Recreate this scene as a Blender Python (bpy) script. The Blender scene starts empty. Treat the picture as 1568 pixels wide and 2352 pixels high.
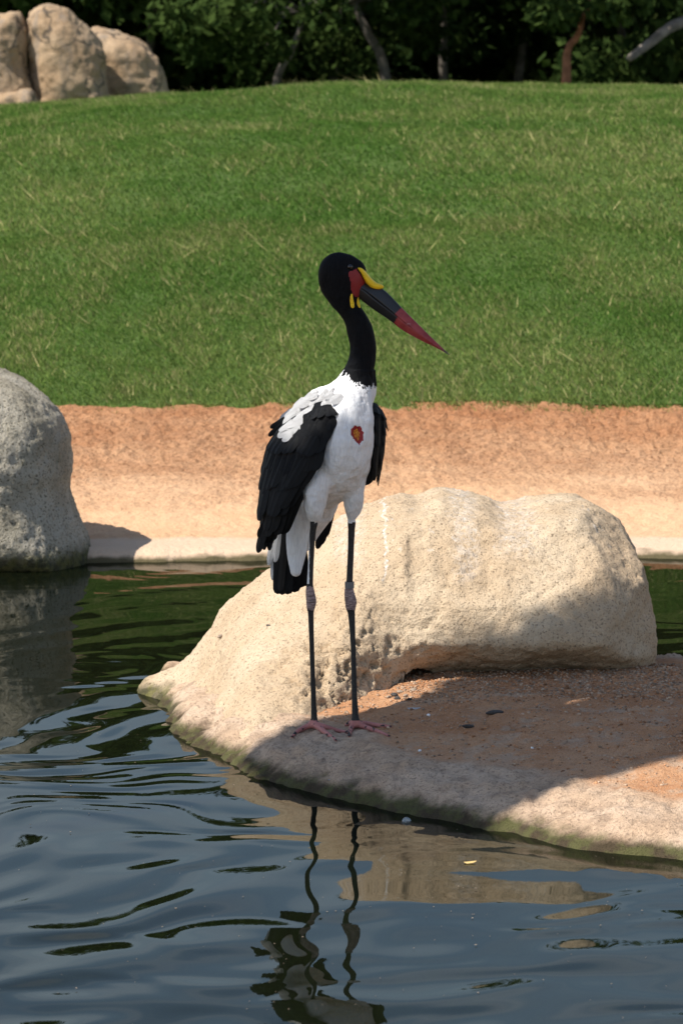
import bpy, math, random
import numpy as np
from mathutils import Vector, Matrix
from mathutils.bvhtree import BVHTree

random.seed(7)
rng = np.random.default_rng(7)
sc = bpy.context.scene
col = sc.collection
rad = math.radians

# ------------------------------------------------------------------ camera
CAM_H, PITCH, HALF = 2.0, rad(6.0), rad(7.5)
FD = 1176.0 / math.tan(HALF)                    # focal length in layout pixels (1568 x 2352)
cam_d = bpy.data.cameras.new('camera')
cam = bpy.data.objects.new('camera', cam_d)
col.objects.link(cam)
cam.location = (0, 0, CAM_H)
cam.rotation_euler = (rad(90) - PITCH, 0, 0)
cam_d.sensor_fit = 'VERTICAL'
cam_d.sensor_height = 36.0
cam_d.lens = 18.0 / math.tan(HALF)
cam_d.clip_end = 2000
cam_d.dof.use_dof = True
cam_d.dof.focus_distance = 11.75
cam_d.dof.aperture_fstop = 9.0
sc.camera = cam

# ------------------------------------------------------------------ sky, sun, exposure
SUN_EL, SUN_AZ = rad(53), rad(240)              # azimuth clockwise from +Y
TO_SUN = Vector((math.sin(SUN_AZ) * math.cos(SUN_EL), math.cos(SUN_AZ) * math.cos(SUN_EL), math.sin(SUN_EL)))
w = bpy.data.worlds.new('World')
sc.world = w
w.use_nodes = True
wn = w.node_tree
wn.nodes.clear()
sky = wn.nodes.new('ShaderNodeTexSky')
sky.sky_type = 'NISHITA'
sky.sun_disc = False
sky.sun_elevation = SUN_EL
sky.sun_rotation = SUN_AZ
sky.air_density = 1.0
sky.dust_density = 0.3
bg = wn.nodes.new('ShaderNodeBackground')
bg.inputs['Strength'].default_value = 0.085
wo = wn.nodes.new('ShaderNodeOutputWorld')
tc = wn.nodes.new('ShaderNodeTexCoord')
mp = wn.nodes.new('ShaderNodeMapping'); mp.inputs['Scale'].default_value = (1.6, 1.6, 7.0)
cn = wn.nodes.new('ShaderNodeTexNoise'); cn.inputs['Scale'].default_value = 2.2; cn.inputs['Detail'].default_value = 6.0
cr_ = wn.nodes.new('ShaderNodeMapRange'); cr_.inputs[1].default_value = 0.46; cr_.inputs[2].default_value = 0.72; cr_.inputs[4].default_value = 0.75
hs = wn.nodes.new('ShaderNodeHueSaturation'); hs.inputs['Saturation'].default_value = 0.35; hs.inputs['Value'].default_value = 1.45
mx = wn.nodes.new('ShaderNodeMix'); mx.data_type = 'RGBA'
wn.links.new(tc.outputs['Generated'], mp.inputs[0]); wn.links.new(mp.outputs[0], cn.inputs['Vector']); wn.links.new(cn.outputs['Fac'], cr_.inputs[0])
wn.links.new(sky.outputs[0], hs.inputs['Color']); wn.links.new(cr_.outputs[0], mx.inputs[0]); wn.links.new(sky.outputs[0], mx.inputs[6]); wn.links.new(hs.outputs[0], mx.inputs[7])
wn.links.new(mx.outputs[2], bg.inputs[0])
wn.links.new(bg.outputs[0], wo.inputs[0])
sun_d = bpy.data.lights.new('sun', 'SUN')
sun_d.energy = 4.3
sun_d.angle = rad(0.55)
sun_d.color = (1.0, 0.95, 0.87)
sun = bpy.data.objects.new('sun', sun_d)
col.objects.link(sun)
sun.rotation_euler = TO_SUN.to_track_quat('Z', 'Y').to_euler()
sun.location = (-8, -8, 14)
vs = sc.view_settings
vs.view_transform = 'Standard'
vs.look = 'None'
vs.exposure = 0.8
vs.gamma = 1.0
sc.cycles.use_denoising = True
sc.cycles.max_bounces = 8
sc.cycles.transparent_max_bounces = 12

# ------------------------------------------------------------------ layout helpers
CP, SP = math.cos(PITCH), math.sin(PITCH)
CAM = Vector((0, 0, CAM_H))

def ray(dx, dy):
    a, b = (dx - 784.0) / FD, (1176.0 - dy) / FD
    return Vector((a, CP + b * SP, -SP + b * CP))

def at(dx, dy, Y):                               # point of a sight line at world depth Y
    d = ray(dx, dy)
    return CAM + d * (Y / d.y)

def on(dx, dy, z=0.0):                           # point of a sight line at height z
    d = ray(dx, dy)
    return CAM + d * ((z - CAM_H) / d.z)

def fb(fx, fy, Y):                               # same in full-resolution layout units
    return at(fx / 1.7417, fy / 1.7417, Y)

# ------------------------------------------------------------------ numpy noise
def _hash(i, j, k, seed):
    i = i.astype(np.uint32); j = j.astype(np.uint32); k = k.astype(np.uint32)
    n = (i * np.uint32(374761393) + j * np.uint32(668265263) + k * np.uint32(2147483647) + np.uint32((seed * 1274126177) & 0xffffffff))
    n = (n ^ (n >> np.uint32(13))) * np.uint32(1274126177)
    n = n ^ (n >> np.uint32(16))
    n = n * np.uint32(2246822519)
    n = n ^ (n >> np.uint32(15))
    return (n & np.uint32(0xffffff)).astype(np.float64) / float(0xffffff)

def vnoise(p, seed=0):
    f = np.floor(p).astype(np.int64)
    t = p - f
    t = t * t * t * (t * (t * 6 - 15) + 10)
    i, j, k = f[:, 0], f[:, 1], f[:, 2]
    r = 0
    for a in (0, 1):
        wa = t[:, 0] if a else 1 - t[:, 0]
        for b in (0, 1):
            wb = t[:, 1] if b else 1 - t[:, 1]
            for c in (0, 1):
                wc = t[:, 2] if c else 1 - t[:, 2]
                r = r + wa * wb * wc * _hash(i + a, j + b, k + c, seed)
    return r * 2 - 1

def fbm(p, scale, octv=4, seed=0, gain=0.5):
    r, a, q = 0, 1.0, np.asarray(p, float) * scale + 1000.0
    for o in range(octv):
        r = r + a * vnoise(q, seed + o * 17)
        q = q * 2.03 + 11.3
        a *= gain
    return r

def sstep(a, b, x):
    t = np.clip((x - a) / (b - a), 0, 1)
    return t * t * (3 - 2 * t)

# ------------------------------------------------------------------ mesh helpers
def np_mesh(name, v, f, smooth=True):
    v = np.ascontiguousarray(v, dtype=np.float32)
    f = np.ascontiguousarray(f, dtype=np.int32)
    me = bpy.data.meshes.new(name)
    n, k = f.shape
    me.vertices.add(len(v)); me.vertices.foreach_set('co', v.ravel())
    me.loops.add(n * k); me.loops.foreach_set('vertex_index', f.ravel())
    me.polygons.add(n)
    me.polygons.foreach_set('loop_start', np.arange(0, n * k, k, dtype=np.int32))
    me.polygons.foreach_set('loop_total', np.full(n, k, dtype=np.int32))
    if smooth:
        me.polygons.foreach_set('use_smooth', np.ones(n, dtype=bool))
    me.update(calc_edges=True)
    return me

def fattr(me, name, vals):
    a = me.attributes.new(name, 'FLOAT', 'POINT')
    a.data.foreach_set('value', np.asarray(vals, dtype=np.float32))

def cattr(me, name, rgb):
    a = me.attributes.new(name, 'FLOAT_COLOR', 'POINT')
    c = np.ones((len(rgb), 4), dtype=np.float32); c[:, :3] = rgb
    a.data.foreach_set('color', c.ravel())

def link(name, me, mats=None, parent=None):
    o = bpy.data.objects.new(name, me)
    col.objects.link(o)
    if mats is not None:
        for m in (mats if isinstance(mats, (list, tuple)) else [mats]):
            if me.materials.find(m.name) < 0:
                me.materials.append(m)
    if parent is not None:
        o.parent = parent
    return o

def tag(o, label=None, cat=None, group=None, kind=None):
    if label: o['label'] = label
    if cat: o['category'] = cat
    if group: o['group'] = group
    if kind: o['kind'] = kind
    return o

def empty(name, loc):
    o = bpy.data.objects.new(name, None)
    col.objects.link(o)
    o.location = loc
    o.empty_display_size = 0.1
    return o

def grid_faces(nu, nv):
    i = np.arange((nu - 1) * (nv - 1))
    a = (i // (nu - 1)) * nu + i % (nu - 1)
    return np.stack([a, a + 1, a + nu + 1, a + nu], 1)

def loft(rings, caps=True):                      # rings (m, n, 3) -> verts, quads (caps as fans of quads)
    rings = np.asarray(rings, float)
    m, n, _ = rings.shape
    v = rings.reshape(-1, 3)
    f = []
    for r in range(m - 1):
        for i in range(n):
            j = (i + 1) % n
            f.append((r * n + i, r * n + j, (r + 1) * n + j, (r + 1) * n + i))
    if caps:
        c0, c1 = len(v), len(v) + 1
        v = np.vstack([v, rings[0].mean(0), rings[-1].mean(0)])
        for i in range(n):
            j = (i + 1) % n
            f.append((c0, j, i, i)); f.append((c1, (m - 1) * n + i, (m - 1) * n + j, (m - 1) * n + j))
    return v, f

def clean_faces(f):
    return [tuple(dict.fromkeys(q)) for q in f]

def py_mesh(name, v, f, smooth=True):
    me = bpy.data.meshes.new(name)
    me.from_pydata([tuple(map(float, p)) for p in v], [], clean_faces(f))
    if smooth:
        me.polygons.foreach_set('use_smooth', np.ones(len(me.polygons), dtype=bool))
    me.update()
    return me

def tube(path, radii, n=8):
    path = [Vector(p) for p in path]
    rings = []
    up = Vector((0.31, 0.22, 0.93))
    for i, p in enumerate(path):
        t = (path[min(i + 1, len(path) - 1)] - path[max(i - 1, 0)]).normalized()
        a = t.cross(up)
        if a.length < 1e-4: a = t.cross(Vector((1, 0, 0)))
        a.normalize(); b = t.cross(a)
        rings.append([list(p + (a * math.cos(q) + b * math.sin(q)) * radii[i]) for q in np.linspace(0, 2 * math.pi, n, endpoint=False)])
    return loft(rings)

def merge(parts):
    V, F, o = [], [], 0
    for v, f in parts:
        V.append(np.asarray(v)); F += [tuple(i + o for i in q) for q in f]
        o += len(v)
    return np.vstack(V), F

def spline(pts, n):                              # Catmull-Rom through rows of any dimension
    P = np.asarray(pts, float)
    P = np.vstack([2 * P[0] - P[1], P, 2 * P[-1] - P[-2]])
    m = len(P) - 3
    out = []
    for s in np.linspace(0, m - 1e-9, n):
        i = int(s); t = s - i
        a, b, c, d = P[i], P[i + 1], P[i + 2], P[i + 3]
        out.append(0.5 * ((2 * b) + (-a + c) * t + (2 * a - 5 * b + 4 * c - d) * t * t + (-a + 3 * b - 3 * c + d) * t ** 3))
    return np.array(out)

def surface_nets(f, o, h):
    s = f < 0
    nx, ny, nz = f.shape
    C = [(a, b, c) for a in (0, 1) for b in (0, 1) for c in (0, 1)]
    sl = lambda A, c: A[c[0]:nx - 1 + c[0], c[1]:ny - 1 + c[1], c[2]:nz - 1 + c[2]]
    cnt = sum(sl(s, c).astype(np.int8) for c in C)
    act = (cnt > 0) & (cnt < 8)
    idx = np.full(act.shape, -1, dtype=np.int64)
    ijk = np.argwhere(act)
    idx[act] = np.arange(len(ijk))
    val = {c: f[ijk[:, 0] + c[0], ijk[:, 1] + c[1], ijk[:, 2] + c[2]] for c in C}
    pos = np.zeros((len(ijk), 3)); n = np.zeros(len(ijk))
    for c in C:
        for ax in range(3):
            if c[ax] == 0:
                d = list(c); d[ax] = 1; d = tuple(d)
                fa, fc = val[c], val[d]
                m = (fa < 0) != (fc < 0)
                t = np.where(m, fa / np.where(fa == fc, 1, fa - fc), 0)
                for q in range(3):
                    pos[:, q] += np.where(m, c[q] + (t if q == ax else 0), 0)
                n += m
    v = np.asarray(o) + h * (ijk + pos / n[:, None])
    Q = []
    for ax in range(3):
        b, c = (ax + 1) % 3, (ax + 2) % 3
        s0 = np.take(s, range(0, s.shape[ax] - 1), ax); s1 = np.take(s, range(1, s.shape[ax]), ax)
        e = np.argwhere(s0 != s1)
        ok = (e[:, b] > 0) & (e[:, b] < f.shape[b] - 1) & (e[:, c] > 0) & (e[:, c] < f.shape[c] - 1)
        e = e[ok]
        def cell(db, dc):
            q = e.copy(); q[:, b] += db; q[:, c] += dc
            return idx[q[:, 0], q[:, 1], q[:, 2]]
        q = np.stack([cell(-1, -1), cell(0, -1), cell(0, 0), cell(-1, 0)], 1)
        flip = ~s0[e[:, 0], e[:, 1], e[:, 2]]
        q[flip] = q[flip][:, ::-1]
        Q.append(q)
    return v, np.vstack(Q)

def vnormals(v, q):
    n = np.cross(v[q[:, 2]] - v[q[:, 0]], v[q[:, 3]] - v[q[:, 1]])
    out = np.zeros_like(v)
    for k in range(4):
        np.add.at(out, q[:, k], n)
    return out / np.maximum(np.linalg.norm(out, axis=1), 1e-12)[:, None]

def relax(v, q, it=2, lam=0.5):
    e = np.vstack([q[:, [0, 1]], q[:, [1, 2]], q[:, [2, 3]], q[:, [3, 0]]])
    for _ in range(it):
        s = np.zeros_like(v); n = np.zeros(len(v))
        np.add.at(s, e[:, 0], v[e[:, 1]]); np.add.at(n, e[:, 0], 1)
        np.add.at(s, e[:, 1], v[e[:, 0]]); np.add.at(n, e[:, 1], 1)
        v = v + lam * (s / n[:, None] - v)
    return v

def poly_sd(px, py, poly):                       # signed distance to a polygon, negative inside
    d = np.full(px.shape, 1e9); ins = np.zeros(px.shape, bool)
    n = len(poly)
    for i in range(n):
        ax, ay = poly[i]; bx, by = poly[(i + 1) % n]
        ex, ey = bx - ax, by - ay
        t = np.clip(((px - ax) * ex + (py - ay) * ey) / (ex * ex + ey * ey + 1e-12), 0, 1)
        d = np.minimum(d, np.hypot(px - ax - t * ex, py - ay - t * ey))
        c = ((ay > py) != (by > py)) & (px < (bx - ax) * (py - ay) / (by - ay + 1e-12) + ax)
        ins ^= c
    return np.where(ins, -d, d)

# ------------------------------------------------------------------ material helpers
class NT:
    def __init__(s, name):
        s.m = bpy.data.materials.new(name); s.m.use_nodes = True
        s.t = s.m.node_tree; s.t.nodes.clear()
        s.out = s.t.nodes.new('ShaderNodeOutputMaterial')
        s.co = s.t.nodes.new('ShaderNodeTexCoord').outputs['Object']
    def n(s, kind, **kw):
        x = s.t.nodes.new(kind)
        for k, v in kw.items(): setattr(x, k, v)
        return x
    def l(s, a, b): s.t.links.new(a, b)
    def put(s, sock, v):
        if isinstance(v, bpy.types.NodeSocket): s.l(v, sock)
        elif isinstance(v, (tuple, list)): sock.default_value = tuple(v) + ((1,) if len(v) == 3 and sock.type == 'RGBA' else ())
        else: sock.default_value = v
    def noise(s, scale, detail=4, rough=0.55, vec=None, dist=0.0):
        x = s.n('ShaderNodeTexNoise'); s.put(x.inputs['Vector'], vec or s.co)
        x.inputs['Scale'].default_value = scale; x.inputs['Detail'].default_value = detail
        x.inputs['Roughness'].default_value = rough; x.inputs['Distortion'].default_value = dist
        return x.outputs['Fac']
    def voro(s, scale, vec=None, feature='F1', out='Distance'):
        x = s.n('ShaderNodeTexVoronoi', feature=feature); s.put(x.inputs['Vector'], vec or s.co)
        x.inputs['Scale'].default_value = scale
        return x.outputs[out]
    def stretch(s, sx, sy, sz):
        x = s.n('ShaderNodeMapping'); s.l(s.co, x.inputs['Vector']); x.inputs['Scale'].default_value = (sx, sy, sz)
        return x.outputs[0]
    def ramp(s, f, lo, hi, a=0.0, b=1.0):
        x = s.n('ShaderNodeMapRange', interpolation_type='SMOOTHSTEP'); s.put(x.inputs[0], f)
        x.inputs[1].default_value = lo; x.inputs[2].default_value = hi; x.inputs[3].default_value = a; x.inputs[4].default_value = b
        return x.outputs[0]
    def mix(s, f, a, b, mode='MIX'):
        x = s.n('ShaderNodeMix', data_type='RGBA', blend_type=mode)
        s.put(x.inputs[0], f); s.put(x.inputs[6], a); s.put(x.inputs[7], b)
        return x.outputs[2]
    def math(s, op, a, b=0.0):
        x = s.n('ShaderNodeMath', operation=op); s.put(x.inputs[0], a); s.put(x.inputs[1], b)
        return x.outputs[0]
    def attr(s, name, out='Fac'):
        x = s.n('ShaderNodeAttribute', attribute_name=name)
        return x.outputs[out]
    def xyz(s):
        x = s.n('ShaderNodeSeparateXYZ'); s.l(s.co, x.inputs[0]); return x.outputs
    def bump(s, h, strength, dist, prev=None):
        x = s.n('ShaderNodeBump'); s.put(x.inputs['Height'], h)
        x.inputs['Strength'].default_value = strength; x.inputs['Distance'].default_value = dist
        if prev is not None: s.l(prev, x.inputs['Normal'])
        return x.outputs[0]
    def pbr(s, color, rough=0.8, normal=None, spec=0.3, **kw):
        b = s.n('ShaderNodeBsdfPrincipled')
        s.put(b.inputs['Base Color'], color); s.put(b.inputs['Roughness'], rough)
        b.inputs['Specular IOR Level'].default_value = spec
        for k, v in kw.items(): s.put(b.inputs[k.replace('_', ' ')], v)
        if normal is not None: s.l(normal, b.inputs['Normal'])
        s.l(b.outputs[0], s.out.inputs[0])
        return s.m

def mat_rock(name, base, pale, dark, speck, algae=True, grain=130.0, bump=1.0, streaks=False, cracks=False):
    t = NT(name)
    c = t.mix(t.ramp(t.noise(3.0, 5), 0.35, 0.68), base, pale)
    c = t.mix(t.ramp(t.noise(9.0, 6, 0.65), 0.5, 0.72, 0, 0.6), c, dark)
    c = t.mix(t.ramp(t.noise(17.0, 5, 0.7), 0.58, 0.7, 0, 0.35), c, tuple(min(1, x * 1.2) for x in pale))
    c = t.mix(t.ramp(t.noise(38.0, 5, 0.75), 0.34, 0.42, 0.4, 0.0), c, tuple(x * 0.6 for x in dark))
    g = t.noise(grain, 3, 0.6)
    c = t.mix(t.ramp(g, 0.36, 0.44, speck, 0.0), c, tuple(x * 0.42 for x in dark))
    c = t.mix(t.ramp(t.noise(grain * 1.7, 2), 0.6, 0.68, 0, 0.4), c, tuple(min(1, x * 1.22) for x in pale))
    if cracks:
        wv_ = t.n('ShaderNodeVectorMath', operation='ADD')
        nz = t.n('ShaderNodeTexNoise'); nz.inputs['Scale'].default_value = 3.0; t.l(t.co, nz.inputs['Vector'])
        t.l(t.co, wv_.inputs[0]); t.l(nz.outputs['Color'], wv_.inputs[1])
        ck = t.ramp(t.voro(1.5, vec=wv_.outputs[0], feature='DISTANCE_TO_EDGE'), 0.008, 0.03, 0.8, 0.0)
        c = t.mix(ck, c, (0.05, 0.042, 0.035))
        c = t.mix(t.ramp(t.noise(1.0, 4, vec=t.stretch(7, 7, 1.6)), 0.55, 0.7, 0, 0.5), c, (0.20, 0.175, 0.15))
    z = t.xyz()[2]
    if streaks:
        s1 = t.ramp(t.noise(1.0, 4, vec=t.stretch(26, 26, 2.2)), 0.62, 0.72)
        s1 = t.math('MULTIPLY', s1, t.ramp(z, 0.42, 0.62))
        c = t.mix(t.math('MULTIPLY', s1, 0.4), c, (0.66, 0.645, 0.61))
        xw = t.math('ADD', t.xyz()[0], t.math('MULTIPLY', t.math('SUBTRACT', t.noise(7, 4, 0.7), 0.5), 0.09))
        for dxs, w_, za, zb_, k_ in ((882, 0.0045, 0.43, 0.57, 0.6), (1062, 0.045, 0.43, 0.60, 0.22), (800, 0.05, 0.47, 0.6, 0.22), (1180, 0.07, 0.5, 0.6, 0.2)):
            xc_ = at(dxs, 1230, 12.95).x - 0.1
            band = t.ramp(t.math('ABSOLUTE', t.math('SUBTRACT', xw, xc_)), w_ * 0.5, w_ * 1.3, k_, 0.0)
            band = t.math('MULTIPLY', band, t.math('MULTIPLY', t.ramp(z, za, za + 0.06), t.ramp(t.noise(45, 5, 0.7), 0.38, 0.62)))
            c = t.mix(band, c, (0.74, 0.73, 0.72))
    if algae:
        zz = t.math('ADD', z, t.math('MULTIPLY', t.noise(14, 4), 0.09))
        c = t.mix(t.ramp(zz, 0.05 * float(algae), 0.105 * float(algae), 0.93, 0.0), c, t.mix(t.ramp(t.noise(22, 3), 0.4, 0.6), (0.035, 0.036, 0.012), (0.10, 0.095, 0.025)))
    nb = t.bump(t.noise(24, 5, 0.6), 0.4 * bump, 0.014)
    nb = t.bump(t.noise(grain * 0.75, 4, 0.7), 0.85 * bump, 0.009, nb)
    return t.pbr(c, t.ramp(g, 0.3, 0.7, 0.95, 0.8), nb, 0.2)

def flat_mat(name, c, rough=0.7, spec=0.3, var=0.25, scale=40, bump=0.0, bscale=120):
    t = NT(name)
    cc = t.mix(t.ramp(t.noise(scale, 4), 0.3, 0.7), tuple(x * (1 - var) for x in c), tuple(min(1, x * (1 + var)) for x in c))
    nb = t.bump(t.noise(bscale, 4), bump, 0.003) if bump else None
    return t.pbr(cc, rough, nb, spec)

# ------------------------------------------------------------------ terrain functions
def far_shore(x):
    p = np.stack([x, x * 0, x * 0], -1)
    return 16.95 + 0.10 * np.sin(x * 1.1 + 0.6) + 0.05 * fbm(p.reshape(-1, 3), 2.5, 3, 5).reshape(x.shape) + 0.02 * x

def far_h(x, y):
    sh = np.shape(x)
    p = np.stack([x, y, np.zeros(sh)], -1).reshape(-1, 3)
    d = y - far_shore(x)
    lipk = 0.060 + 0.02 * fbm(p, 1.3, 2, 9).reshape(sh)
    z = np.where(d > 0, lipk * (1 - np.exp(-np.maximum(d, 0) / 0.05)), np.maximum(d * 0.8, -0.5))
    t0 = np.clip((d - 0.55) / 2.7, 0, 1)
    z = z + np.where(d > 0, 0.365 * t0 * (0.75 + 0.25 * t0), 0)
    z = z - 0.018 * np.exp(-((d - 0.72) / 0.16) ** 2)
    t = np.clip((y - 20.2) / 13.8, 0, 1.32)
    crest = 1.72 - 0.24 * sstep(-0.7, -3.6, x) + 0.02 * np.sin(x * 1.9) + 0.03 * sstep(1.2, 3.4, x)
    z = z + crest * t * (2 - t)
    z = z + sstep(20.3, 23, y) * 0.05 * fbm(p, 0.55, 3, 3).reshape(sh)
    return z

def lawn_edge(x):
    p = np.stack([x, x * 0, x * 0], -1).reshape(-1, 3)
    return 20.2 + (0.05 * fbm(p, 1.1, 3, 21) + 0.05 * fbm(p, 6.0, 4, 4, 0.7)).reshape(np.shape(x)) + 0.01 * np.asarray(x)

ISL = [(322, 1572), (345, 1602), (372, 1640), (400, 1672), (440, 1700), (505, 1738), (560, 1768), (640, 1800), (720, 1823), (800, 1840),
       (900, 1862), (1000, 1881), (1100, 1902), (1200, 1925), (1300, 1945), (1420, 1962), (1568, 1978), (1900, 2010), (2300, 1990)]
isl_w = [tuple(on(a, b)[:2]) for a, b in ISL] + [(2.6, 12.2), (1.75, 13.35), (1.15, 13.55), (1.0, 14.0), (0.2, 14.1), (-0.5, 13.8)]

def isl_h(x, y):
    p = np.stack([x, y, np.zeros(np.shape(x))], -1).reshape(-1, 3)
    d = -poly_sd(x, y, isl_w) + (0.018 + 0.022 * sstep(0.0, -0.35, x)) * fbm(p, 6, 4, 2, 0.6).reshape(np.shape(x))
    z = np.where(d > 0, 0.072 * (1 - np.exp(-np.maximum(d, 0) / 0.07)) + 0.10 * np.clip(d, 0, 0.9), np.maximum(d * 1.0, -0.45))
    sand = sstep(0.25, 0.40, d + 0.06 * fbm(p, 3, 3, 8).reshape(np.shape(x)))
    z = z + sand * (0.006 * fbm(p, 9, 3, 31) + 0.004 * fbm(p, 40, 3, 33)).reshape(np.shape(x)) - 0.010 * sand
    z = z + (1 - sand) * sstep(-0.02, 0.1, d) * (0.009 * fbm(p, 20, 4, 35, 0.65) + 0.014 * fbm(p, 5, 2, 37)).reshape(np.shape(x))
    return z, d, sand

# ================================================================== SETTING
def lin(*segs):
    out = []
    for a, b, s in segs:
        out.append(np.arange(a, b, s))
    return np.concatenate(out + [[segs[-1][1]]])

# pond bed
t = NT('pond_mud')
pond_mat = t.pbr(t.mix(t.noise(3, 4), (0.020, 0.022, 0.010), (0.035, 0.036, 0.016)), 0.9)
v = np.array([[-400, -400, -0.62], [400, -400, -0.62], [400, 400, -0.62], [-400, 400, -0.62]])
tag(link('pond_bed', np_mesh('pond_bed', v, [[0, 1, 2, 3]]), pond_mat), kind='structure')

# sand bank
t = NT('red_sand')
zc = t.xyz()
sep = t.attr('wet')
grn = t.noise(60, 4, 0.7)
pale = t.mix(t.ramp(t.noise(2.2, 4), 0.3, 0.7), (0.55, 0.335, 0.19), (0.60, 0.385, 0.23))
red = t.mix(t.ramp(t.noise(3.0, 5), 0.3, 0.7), (0.42, 0.19, 0.088), (0.53, 0.275, 0.14))
k = t.math('ADD', sep, t.math('MULTIPLY', t.math('SUBTRACT', t.noise(1.6, 5, 0.65, vec=t.stretch(0.7, 1.6, 1)), 0.5), 0.9))
c = t.mix(t.ramp(k, 0.05, 1.0), pale, red)
c = t.mix(t.math('MULTIPLY', t.ramp(grn, 0.36, 0.50, 0.75, 0.0), t.ramp(k, 0.1, 0.5, 0.25, 1.0)), c, (0.21, 0.09, 0.042))
c = t.mix(t.ramp(t.noise(150, 2), 0.62, 0.7, 0, 0.5), c, (0.70, 0.50, 0.33))
lip = t.attr('lip')
c = t.mix(lip, c, t.mix(t.noise(30, 4), (0.54, 0.385, 0.26), (0.62, 0.46, 0.33)))
zz = t.math('ADD', zc[2], t.math('MULTIPLY', t.noise(9, 4), 0.05))
c = t.mix(t.ramp(zz, 0.035, 0.06, 0.92, 0.0), c, (0.055, 0.05, 0.02))
rough_k = t.ramp(k, 0.0, 0.8, 0.35, 1.0)
nb = t.bump(t.math('MULTIPLY', t.noise(26, 5, 0.7), rough_k), 0.9, 0.05)
nb = t.bump(t.math('MULTIPLY', grn, rough_k), 0.7, 0.014, nb)
sand_mat = t.pbr(c, 0.95, nb, 0.1)

t = NT('lawn_soil')
lawn_mat = t.pbr(t.mix(t.noise(2.5, 5), (0.05, 0.09, 0.02), (0.085, 0.12, 0.035)), 0.95, t.bump(t.noise(40, 4), 0.6, 0.03), 0.1)

xs = np.concatenate([[-160, -90, -50, -25, -14, -8, -5, -3.6], lin((-2.6, 2.6, 0.016)), [3.6, 5, 8, 14, 25, 50, 90, 160]])
ys = lin((15.9, 17.6, 0.014), (17.6, 20.75, 0.02))
X, Y = np.meshgrid(xs, ys)
Z = far_h(X, Y)
dsh = Y - far_shore(X)
p3 = np.stack([X, Y, X * 0], -1).reshape(-1, 3)
up = 0.3 + 0.7 * sstep(0.6, 2.6, dsh + 0.5 * fbm(p3, 1.0, 4, 51).reshape(X.shape))
clods = np.maximum(fbm(p3 * [1, 1, 1], 11, 4, 61, 0.6), -0.35).reshape(X.shape)
Z = Z + sstep(0.3, 0.6, dsh) * (up * 0.009 * clods + up * 0.013 * fbm(p3, 29, 3, 63, 0.8).reshape(X.shape) + 0.003 * fbm(p3, 34, 2, 64).reshape(X.shape))
Z = far_h(X, Y) + (Z - far_h(X, Y)) * sstep(0.06, -0.15, Y - lawn_edge(X)) - 0.02 * sstep(-0.02, 0.06, Y - lawn_edge(X))
F = grid_faces(len(xs), len(ys))
cx = X.ravel()[F].mean(1); cy = Y.ravel()[F].mean(1)
keep = cy < lawn_edge(cx) + 0.25
me = np_mesh('sand_bank', np.stack([X, Y, Z], -1).reshape(-1, 3), F[keep])
fattr(me, 'wet', np.clip((dsh - 0.6) / 2.6, 0, 1).ravel())
fattr(me, 'lip', (sstep(0.50, 0.26, dsh + 0.16 * fbm(p3, 2.2, 4, 71).reshape(X.shape)) * (dsh > -0.2)).ravel())
tag(link('sand_bank', me, sand_mat), kind='structure')

# lawn hill
xs = np.concatenate([[-300, -150, -80, -40, -20, -10], np.arange(-6, 6.01, 0.12), [10, 20, 40, 80, 150, 300]])
ys = np.concatenate([np.arange(19.8, 36, 0.10), np.arange(36, 60, 1.0), [70, 100, 160, 300, 700]])
X, Y = np.meshgrid(xs, ys)
Z = far_h(X, Y) - 0.012
F = grid_faces(len(xs), len(ys))
cx = X.ravel()[F].mean(1); cy = Y.ravel()[F].mean(1)
me = np_mesh('lawn', np.stack([X, Y, Z], -1).reshape(-1, 3), F[cy > lawn_edge(cx) + 0.04])
tag(link('lawn', me, lawn_mat), kind='structure')

# near bank on the viewer's side and the left bank that carries the added shade tree
xs = np.concatenate([[-60, -30, -15, -9], np.arange(-7, 7.1, 0.5), [9, 15, 30, 60]])
ys = np.concatenate([[-60, -30, -12, -6], np.arange(-4, 15.6, 0.4), [15.9]])
X, Y = np.meshgrid(xs, ys)
dpond = np.maximum(np.maximum(-3.6 - X, X - 5.5), 4.2 - Y)
p3 = np.stack([X, Y, X * 0], -1).reshape(-1, 3)
Z = np.clip(dpond * 0.55, -0.55, 0.35) + 0.04 * fbm(p3, 0.8, 3, 77).reshape(X.shape)
me = np_mesh('near_bank', np.stack([X, Y, Z], -1).reshape(-1, 3), grid_faces(len(xs), len(ys)))
fattr(me, 'wet', np.full(X.size, 0.3)); fattr(me, 'lip', np.zeros(X.size))
tag(link('near_bank', me, sand_mat), kind='structure')

# islet
t = NT('islet_ground')
sd = t.attr('sand')
g1 = t.noise(170, 3, 0.7)
earth = t.mix(t.ramp(t.noise(4, 5), 0.35, 0.65), (0.47, 0.225, 0.105), (0.56, 0.31, 0.165))
earth = t.mix(t.ramp(t.noise(7, 5, 0.7), 0.5, 0.65, 0, 0.75), earth, (0.50, 0.36, 0.25))
earth = t.mix(t.ramp(g1, 0.30, 0.45, 0.6, 0.0), earth, (0.16, 0.07, 0.04))
earth = t.mix(t.ramp(t.noise(240, 2), 0.60, 0.68, 0, 0.6), earth, (0.60, 0.47, 0.37))
rim = t.mix(t.ramp(t.noise(5, 5), 0.35, 0.65), (0.54, 0.375, 0.25), (0.62, 0.46, 0.33))
rim = t.mix(t.ramp(t.noise(11, 5, 0.7), 0.48, 0.68, 0, 0.7), rim, (0.36, 0.25, 0.17))
rim = t.mix(t.ramp(t.noise(24, 5, 0.75), 0.36, 0.44, 0.5, 0.0), rim, (0.27, 0.185, 0.125))
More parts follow.
